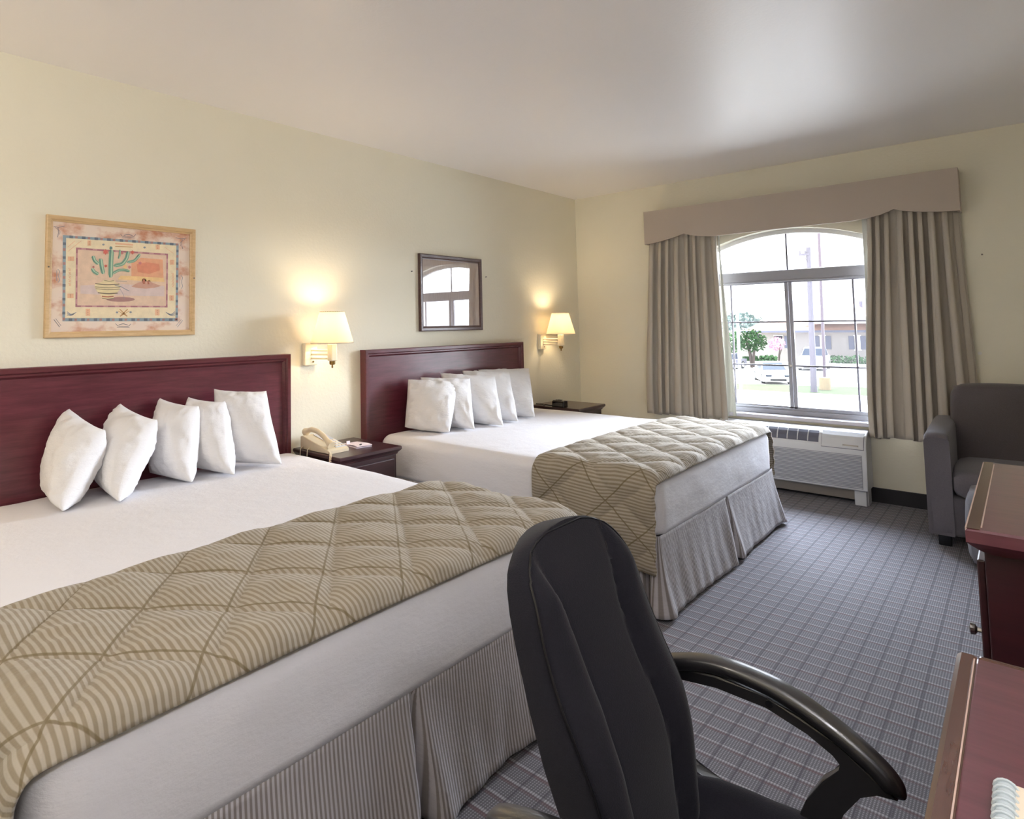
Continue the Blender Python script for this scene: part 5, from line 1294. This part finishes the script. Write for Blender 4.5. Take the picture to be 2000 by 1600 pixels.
M_CARG = plain('grey_car_paint', (86, 84, 96), 0.3, 0.5, 0, 0.02)
M_CARGL = plain('car_window_glass', (40, 48, 62), 0.3, 0.15)
M_TYRE = plain('tyre_rubber', (34, 34, 36), 0.8, 0.3)
M_TRUNK = plain('tree_bark', (70, 62, 58), 0.9, 0.2)
M_LEAFD = noisy('dark_tree_leaf', (24, 44, 26), (58, 84, 52), 4.0)
M_LEAFP = noisy('pink_blossom', (168, 116, 136), (196, 152, 168), 4.0)
M_LEAFH = noisy('hedge_leaf', (44, 72, 44), (84, 112, 78), 4.0)
M_LEAFB = noisy('far_tree_leaf', (90, 104, 100), (112, 124, 122), 2.0)

b = MB(); b.box((0.6, -60, GZ - 0.3), (170, 90, GZ)); struct(b.build('ground', M_ASPH))
b = MB(); b.prism([(34.2, 14.0), (38.3, 14.0), (41.2, 2.0), (35.4, -2.0)], 2, GZ + 0.002, GZ + 0.06)
tag(b.build('lawn', M_GRASS), 'light green grass strip between the street and the parking lot', 'grass', kind='stuff')
b = MB(); b.prism([(33.7, 14.0), (34.15, 14.0), (35.35, -2.0), (34.9, -2.0)], 2, GZ + 0.002, GZ + 0.12); struct(b.build('kerb', M_TRIMW))
b = MB(); b.box((61.2, -4, GZ + 0.002), (62.2, 34, GZ + 0.16)); struct(b.build('kerb', M_TRIMW))

# low tan building with a tiled roof and a gable
bl = thing('low_building', 'long tan single storey building with tiled roof and gable across the parking lot', 'building', (68.0, 10.0, GZ))
b = MB(); b.box((66.0, -14.0, GZ), (78.0, 21.0, 0.10)); b.build('wall', M_STUCCO, bl)
b = MB()
ez, rz = 0.05, 2.75
b.loft([[(65.2, 17.8, ez), (72.0, 14.9, rz), (78.8, 17.8, ez)], [(65.2, 17.8, ez), (72.0, 14.9, rz), (78.8, 17.8, ez)]], False, False)
b.poly([(65.2, 18.6, ez), (65.2, -15, ez), (72.0, -15, rz), (72.0, 14.9, rz)]); b.poly([(65.2, 18.6, ez), (72.0, 14.9, rz), (78.8, 18.6, ez)]); b.poly([(78.8, 18.6, ez), (72.0, 14.9, rz), (72.0, -15, rz), (78.8, -15, ez)])
b.poly([(65.2, 18.6, ez), (78.8, 18.6, ez), (78.8, -15, ez), (65.2, -15, ez)])
bmesh.ops.remove_doubles(b.bm, verts=b.bm.verts[:], dist=1e-4)
b.build('roof', M_TILE, bl)
b = MB(); b.box((65.05, -15, -0.05), (65.22, 18.6, 0.16)); b.build('eave_board', M_SHUT, bl)
gx = 62.8
gy0, gy1, gp, gz0, gz1 = 11.75, 6.65, 9.22, 0.80, 2.48
b = MB(); b.prism([(gy0, gz0), (gp, gz1), (gy1, gz0)], 0, gx, 69.0); gb = b.build('gable_wall', M_TRIMW, bl)
for ya_, yb_ in ((gy0 + 0.5, gp), (gy1 - 0.5, gp)):
    zz = gz0 - 0.33
    b = MB(); b.prism([(ya_, zz), (yb_, gz1), (yb_, gz1 + 0.28), (ya_, zz + 0.28)], 0, gx - 0.35, 69.5); b.build('gable_roof', M_TILE, bl)
    b = MB(); b.prism([(ya_, zz - 0.02), (yb_, gz1 - 0.02), (yb_, gz1 + 0.12), (ya_, zz + 0.12)], 0, gx - 0.42, gx - 0.34); b.build('gable_trim', M_STUCCO, bl)
k66 = (66.0 + 5.25) / (62 + 5.25)
def onw(y, z): return (-3.044 + (y + 3.044) * k66, 1.257 + (z - 1.257) * k66)
def bwin(y0, z0, y1, z1, mat, nm='window', trim=True):
    (ya_, za_), (yb_, zb_) = onw(y0, z0), onw(y1, z1)
    b = MB(); b.box((65.93, yb_, zb_), (65.985, ya_, za_)); w = b.build(nm, mat, bl)
    if trim:
        b = MB(); b.box((65.90, yb_ - 0.08, za_), (65.99, ya_ + 0.08, za_ + 0.09)); b.box((65.90, yb_ - 0.08, zb_ - 0.09), (65.99, ya_ + 0.08, zb_)); b.build('window_trim', M_TRIMW, w)
    return w
bwin(16.29, -0.15, 15.78, -1.21, M_DKGL); bwin(16.75, -0.12, 16.33, -1.23, M_TRIMW, 'shutter', False)
bwin(14.55, -0.30, 13.91, -0.85, M_DKGL); bwin(14.55, -0.86, 13.80, -1.48, M_TRIMW, 'window_panel', False); bwin(13.71, -0.30, 13.35, -1.48, M_SHUT, 'shutter', False)
for y0 in (11.22, 10.31, 8.52, 7.64):
    bwin(y0, -0.32, y0 - 0.42, -1.53, M_SHUT, 'shutter', False)
for y0 in (10.76, 8.06):
    bwin(y0, -0.32, y0 - 0.42, -1.53, M_TRIMW, 'window', True)
b = MB(); b.cyl((70.0, 8.7, 2.2), (70.0, 8.7, 3.0), 0.16, seg=10); b.build('roof_vent', M_SHUT, bl)
tag(bl)

def blob_tree(name, label, cat, c, size, base, mat, n, leaf, seed, trunk=0.14, group=None, multi=3):
    rnd = random.Random(seed)
    t = thing(name, label, cat, (c[0], c[1], base), group)
    b = MB()
    for k in range(n):
        while True:
            p = Vector((rnd.uniform(-1, 1), rnd.uniform(-1, 1), rnd.uniform(-1, 1)))
            if 0.35 < p.length < 1: break
        p = Vector((c[0] + p.x * size[0], c[1] + p.y * size[1], c[2] + p.z * size[2] * (1 + 0.25 * nz(p.x * 2, p.y * 2, seed))))
        a = Vector((rnd.uniform(-1, 1), rnd.uniform(-1, 1), rnd.uniform(-1, 1))).normalized(); d = a.orthogonal().normalized() * leaf * rnd.uniform(0.6, 1.3); e = a.cross(d)
        b.poly([p - d, p + e * 0.6, p + d, p - e * 0.6])
    b.build('foliage', mat, t, fix=False)
    if trunk:
        for k in range(multi):
            b = MB(); o = Vector((rnd.uniform(-1, 1) * 0.25, rnd.uniform(-1, 1) * 0.25, 0)) * (multi > 1)
            b.tube([Vector((c[0], c[1], base)) + o * 0.5, Vector((c[0], c[1], (base + c[2]) / 2)) + o * 1.2, Vector((c[0], c[1], c[2])) + o * 3], [trunk, trunk * 0.8, trunk * 0.5], 8); b.build('trunk', M_TRUNK, t, smooth=True)
    return t
blob_tree('leafy_tree', 'dark green leafy tree with white blossom specks at the left of the lot', 'tree', (55.5, 14.75, -0.62), (1.0, 1.25, 1.05), GZ, M_LEAFD, 700, 0.14, 1)
blob_tree('leafy_tree', 'paler green tree partly behind the left curtain and white pole', 'tree', (57.0, 16.9, -0.85), (1.0, 0.95, 1.1), GZ, M_LEAFH, 420, 0.15, 2)
blob_tree('crape_myrtle', 'small pink flowering tree in front of the tan building', 'tree', (57.5, 13.25, -0.92), (0.6, 0.72, 0.62), GZ, M_LEAFP, 330, 0.11, 3, 0.05)
blob_tree('far_tree', 'bluish distant tree crowns beyond the building roof', 'tree', (88.0, 25.6, 0.9), (1.5, 3.2, 1.4), GZ, M_LEAFB, 500, 0.3, 4, 0.2, multi=1)
def hedge(c, size, label, seed, mat=M_LEAFH):
    rnd = random.Random(seed); b = MB()
    for k in range(520):
        p = Vector((rnd.uniform(-1, 1), rnd.uniform(-1, 1), rnd.uniform(0, 1)))
        top = 0.75 + 0.25 * nz(p.y * 4, seed)
        p = Vector((c[0] + p.x * size[0], c[1] + p.y * size[1], GZ + p.z * size[2] * top))
        a = Vector((rnd.uniform(-1, 1), rnd.uniform(-1, 1), rnd.uniform(-1, 1))).normalized(); d = a.orthogonal().normalized() * 0.13; e = a.cross(d)
        b.poly([p - d, p + e * 0.7, p + d, p - e * 0.7])
    tag(b.build('hedge', mat, fix=False), label, 'hedge')
hedge((63.2, 15.55, 0), (0.5, 0.75, 0.85), 'low rounded green shrubs below the dark building windows', 5)
hedge((63.2, 9.0, 0), (0.6, 2.1, 1.05), 'long green hedge under the right shuttered windows', 6)
hedge((62.6, 17.05, 0), (0.4, 0.65, 0.75), 'dark shrub mound at the foot of the leafy tree', 7, M_LEAFD)

def car(name, label, pos, ang, L, W, Hh, paint, suv, seed=0):
    t = thing(name, label, 'car', (pos[0], pos[1], GZ))
    M = Matrix.Translation((pos[0], pos[1], GZ)) @ Matrix.Rotation(ang, 4, 'Z')      # local +x = nose
    def put(b):
        for v in b.bm.verts: v.co = M @ v.co
    hl, hw = L / 2, W / 2
    belt = Hh * 0.60
    # body: side outline swept across, narrowed at nose, tail and sills
    if suv: side = [(-hl, 0.35), (-hl, belt * 0.98), (-hl * 0.9, belt * 1.04), (hl * 0.42, belt * 1.02), (hl * 0.90, belt * 0.92), (hl, belt * 0.72), (hl, 0.32)]
    else: side = [(-hl, 0.40), (-hl * 0.98, belt * 0.98), (-hl * 0.62, belt * 1.04), (hl * 0.35, belt * 1.0), (hl * 0.80, belt * 0.80), (hl * 0.97, belt * 0.62), (hl, 0.30)]
    rg = []
    for yy, k in ((-hw, 0.93), (-hw * 0.96, 0.985), (-hw * 0.6, 1.0), (hw * 0.6, 1.0), (hw * 0.96, 0.985), (hw, 0.93)):
        rg.append([(x * k, yy, 0.18 + (z - 0.18) * (0.96 if abs(yy) == hw else 1)) for x, z in side + [(hl * 0.95, 0.18), (-hl * 0.95, 0.18)]])
    b = MB(); b.loft(rg, True, True); put(b); body = b.build('body', paint, t, smooth=True, angle=35)
    if suv: cab = [(-hl * 0.93, belt), (-hl * 0.82, Hh * 0.97), (-hl * 0.5, Hh), (hl * 0.05, Hh * 0.985), (hl * 0.38, belt)]
    else: cab = [(-hl * 0.66, belt), (-hl * 0.36, Hh * 0.98), (-hl * 0.1, Hh), (hl * 0.08, Hh * 0.975), (hl * 0.42, belt * 0.98)]
    rg = []
    for yy, k in ((-hw * 0.90, 0), (-hw * 0.72, 1), (hw * 0.72, 1), (hw * 0.90, 0)):
        if k: rg.append(cab)
        else: rg.append([(x, belt) if False else (x * 1.0, belt + (z - belt) * 0.0) for x, z in cab])
    rg3 = [[(x, (-hw * 0.90 + (hw * 0.20) * ((z - belt) / (Hh - belt))), z) for x, z in cab], [(x, (hw * 0.90 - (hw * 0.20) * ((z - belt) / (Hh - belt))), z) for x, z in cab]]
    b = MB(); b.loft(rg3, True, True); put(b); b.build('cabin', paint, t)
    # glass: windscreen, rear window, side windows
    def lerp2(p, q, a): return (p[0] + (q[0] - p[0]) * a, p[1] + (q[1] - p[1]) * a)
    def hwz(z): return hw * 0.90 - hw * 0.20 * ((z - belt) / (Hh - belt))
    for nm, p, q in (('windscreen', cab[-1], cab[-2]), ('rear_window', cab[0], cab[1])):
        lo, hi = lerp2(p, q, 0.1), lerp2(p, q, 0.9); s = 1 if nm == 'windscreen' else -1
        b = MB(); b.loft([[(lo[0] + s * 0.015, -hwz(lo[1]) * 0.92, lo[1] + 0.012), (lo[0] + s * 0.015, hwz(lo[1]) * 0.92, lo[1] + 0.012)], [(hi[0] + s * 0.015, -hwz(hi[1]) * 0.90, hi[1] + 0.012), (hi[0] + s * 0.015, hwz(hi[1]) * 0.90, hi[1] + 0.012)]], False, False); put(b); b.build(nm, M_CARGL, t, solid=0.01)
    for s in (-1, 1):
        for x0, x1 in (((-hl * 0.75, -hl * 0.42), (-hl * 0.38, -hl * 0.04), (0.0, hl * 0.24)) if suv else ((-hl * 0.40, -hl * 0.12), (-hl * 0.08, hl * 0.20))):
            za, zc = belt + 0.05, Hh - 0.10
            b = MB(); b.poly([M @ Vector((x0 - 0.06, s * (hwz(za) + 0.008), za)), M @ Vector((x1 + 0.08, s * (hwz(za) + 0.008), za)), M @ Vector((x1 - 0.06, s * (hwz(zc) + 0.008), zc)), M @ Vector((x0 + 0.02, s * (hwz(zc) + 0.008), zc))]); b.build('side_window', M_CARGL, t, solid=0.008)
    rw = 0.33 if not suv else 0.38
    for x in (-hl * 0.60, hl * 0.62):
        for s in (-1, 1):
            b = MB(); p0 = M @ Vector((x, s * (hw - 0.19), rw)); p1 = M @ Vector((x, s * (hw + 0.012), rw)); b.cyl(p0, p1, rw, seg=20); w = b.build('wheel', M_TYRE, t)
            b = MB(); b.cyl(M @ Vector((x, s * (hw + 0.012), rw)), M @ Vector((x, s * (hw + 0.020), rw)), rw * 0.62, seg=16); b.build('hub_cap', M_CHROME, w)
    for s in (-1, 1):
        b = MB(); b.box((hl * 0.93, s * hw * 0.62 - 0.18, belt * 0.62), (hl * 0.985, s * hw * 0.62 + 0.18, belt * 0.76), 0.03, mtx=M); b.build('headlamp', M_CARGL, t)
    b = MB(); b.box((hl * 0.97, -hw * 0.55, 0.26), (hl * 1.002, hw * 0.55, 0.38), 0.02, mtx=M); b.build('front_grille', M_TYRE, t)
    b = MB(); b.box((hl * 0.96, -hw * 0.30, belt * 0.60), (hl * 0.995, hw * 0.30, belt * 0.68), 0.02, mtx=M); b.build('badge_strip', M_CHROME, t)
    return t
car('sedan_car', 'white sedan parked nose towards the window beyond the grass strip', (42.2, 9.65), radians(180 + 24), 4.5, 1.75, 1.40, M_CARW, False)
car('utility_car', 'white tall utility vehicle behind the two poles across the lot', (56.0, 10.05), radians(180 + 6), 4.7, 1.95, 1.85, M_CARW, True)
car('sedan_car', 'grey car mostly hidden behind the left curtain and white pole', (52.6, 16.1), radians(180 - 8), 4.5, 1.75, 1.40, M_CARG, False)

# poles and wires
up = thing('utility_pole', 'grey wooden utility pole with a crossarm standing on the grass', 'pole', (36.2, 5.86, GZ))
b = MB(); b.cyl((36.2, 5.90, GZ + 0.061), (36.2, 5.80, 5.45), 0.17, 0.12, 12); b.build('post', M_POLEW, up)
b = MB(); b.box((36.05, 5.75, 4.98), (36.15, 6.28, 5.10)); b.build('crossarm', M_POLEW, up)
for y in (5.62, 6.22, 5.95):
    b = MB(); b.cyl((36.1, y if y != 5.62 else 5.82, 5.10), (36.1, y if y != 5.62 else 5.82, 5.26), 0.04, seg=8); b.build('insulator', M_POLEW, up)
b = MB(); b.tube([(36.05, 6.0, 4.97), (36.08, 5.86, 4.6)], 0.02, 6); b.build('brace', M_POLEW, up)
lp = thing('sign_pole', 'thin rust red steel pole rising from a yellow concrete base', 'pole', (38.0, 5.70, GZ))
b = MB(); b.cyl((38.0, 5.70, GZ + 0.7), (38.0, 5.55, 9.5), 0.085, 0.075, 12); b.build('post', M_POLER, lp)
b = MB(); b.lathe([(0.31, GZ + 0.061), (0.31, GZ + 0.76), (0.27, GZ + 0.80)], (38.0, 5.70, 0), seg=20); b.build('concrete_base', M_YCON, lp)
b = MB(); b.cyl((12.0, 2.325, GZ), (12.0, 2.318, 5.2), 0.036, seg=14); tag(b.build('lamp_post', M_POLEG), 'slim white steel post close outside the left half of the window', 'post')
for k, (z0, z1, lab) in enumerate(((4.35, 4.55, 'upper overhead wire strung across the sky behind the poles'), (3.75, 3.95, 'middle overhead wire strung across the sky behind the poles'), (3.2, 3.3, 'lowest overhead wire strung across the sky behind the poles'))):
    b = MB(); b.tube([(36.6, 5.8 + (i - 10) * 3.0, z0 + (z1 - z0) * i / 20 - 0.25 * (1 - ((i - 10) / 10) ** 2)) for i in range(21)], 0.013, 5); tag(b.build('overhead_wire', M_SHUT), lab, 'wire', 'overhead wires')
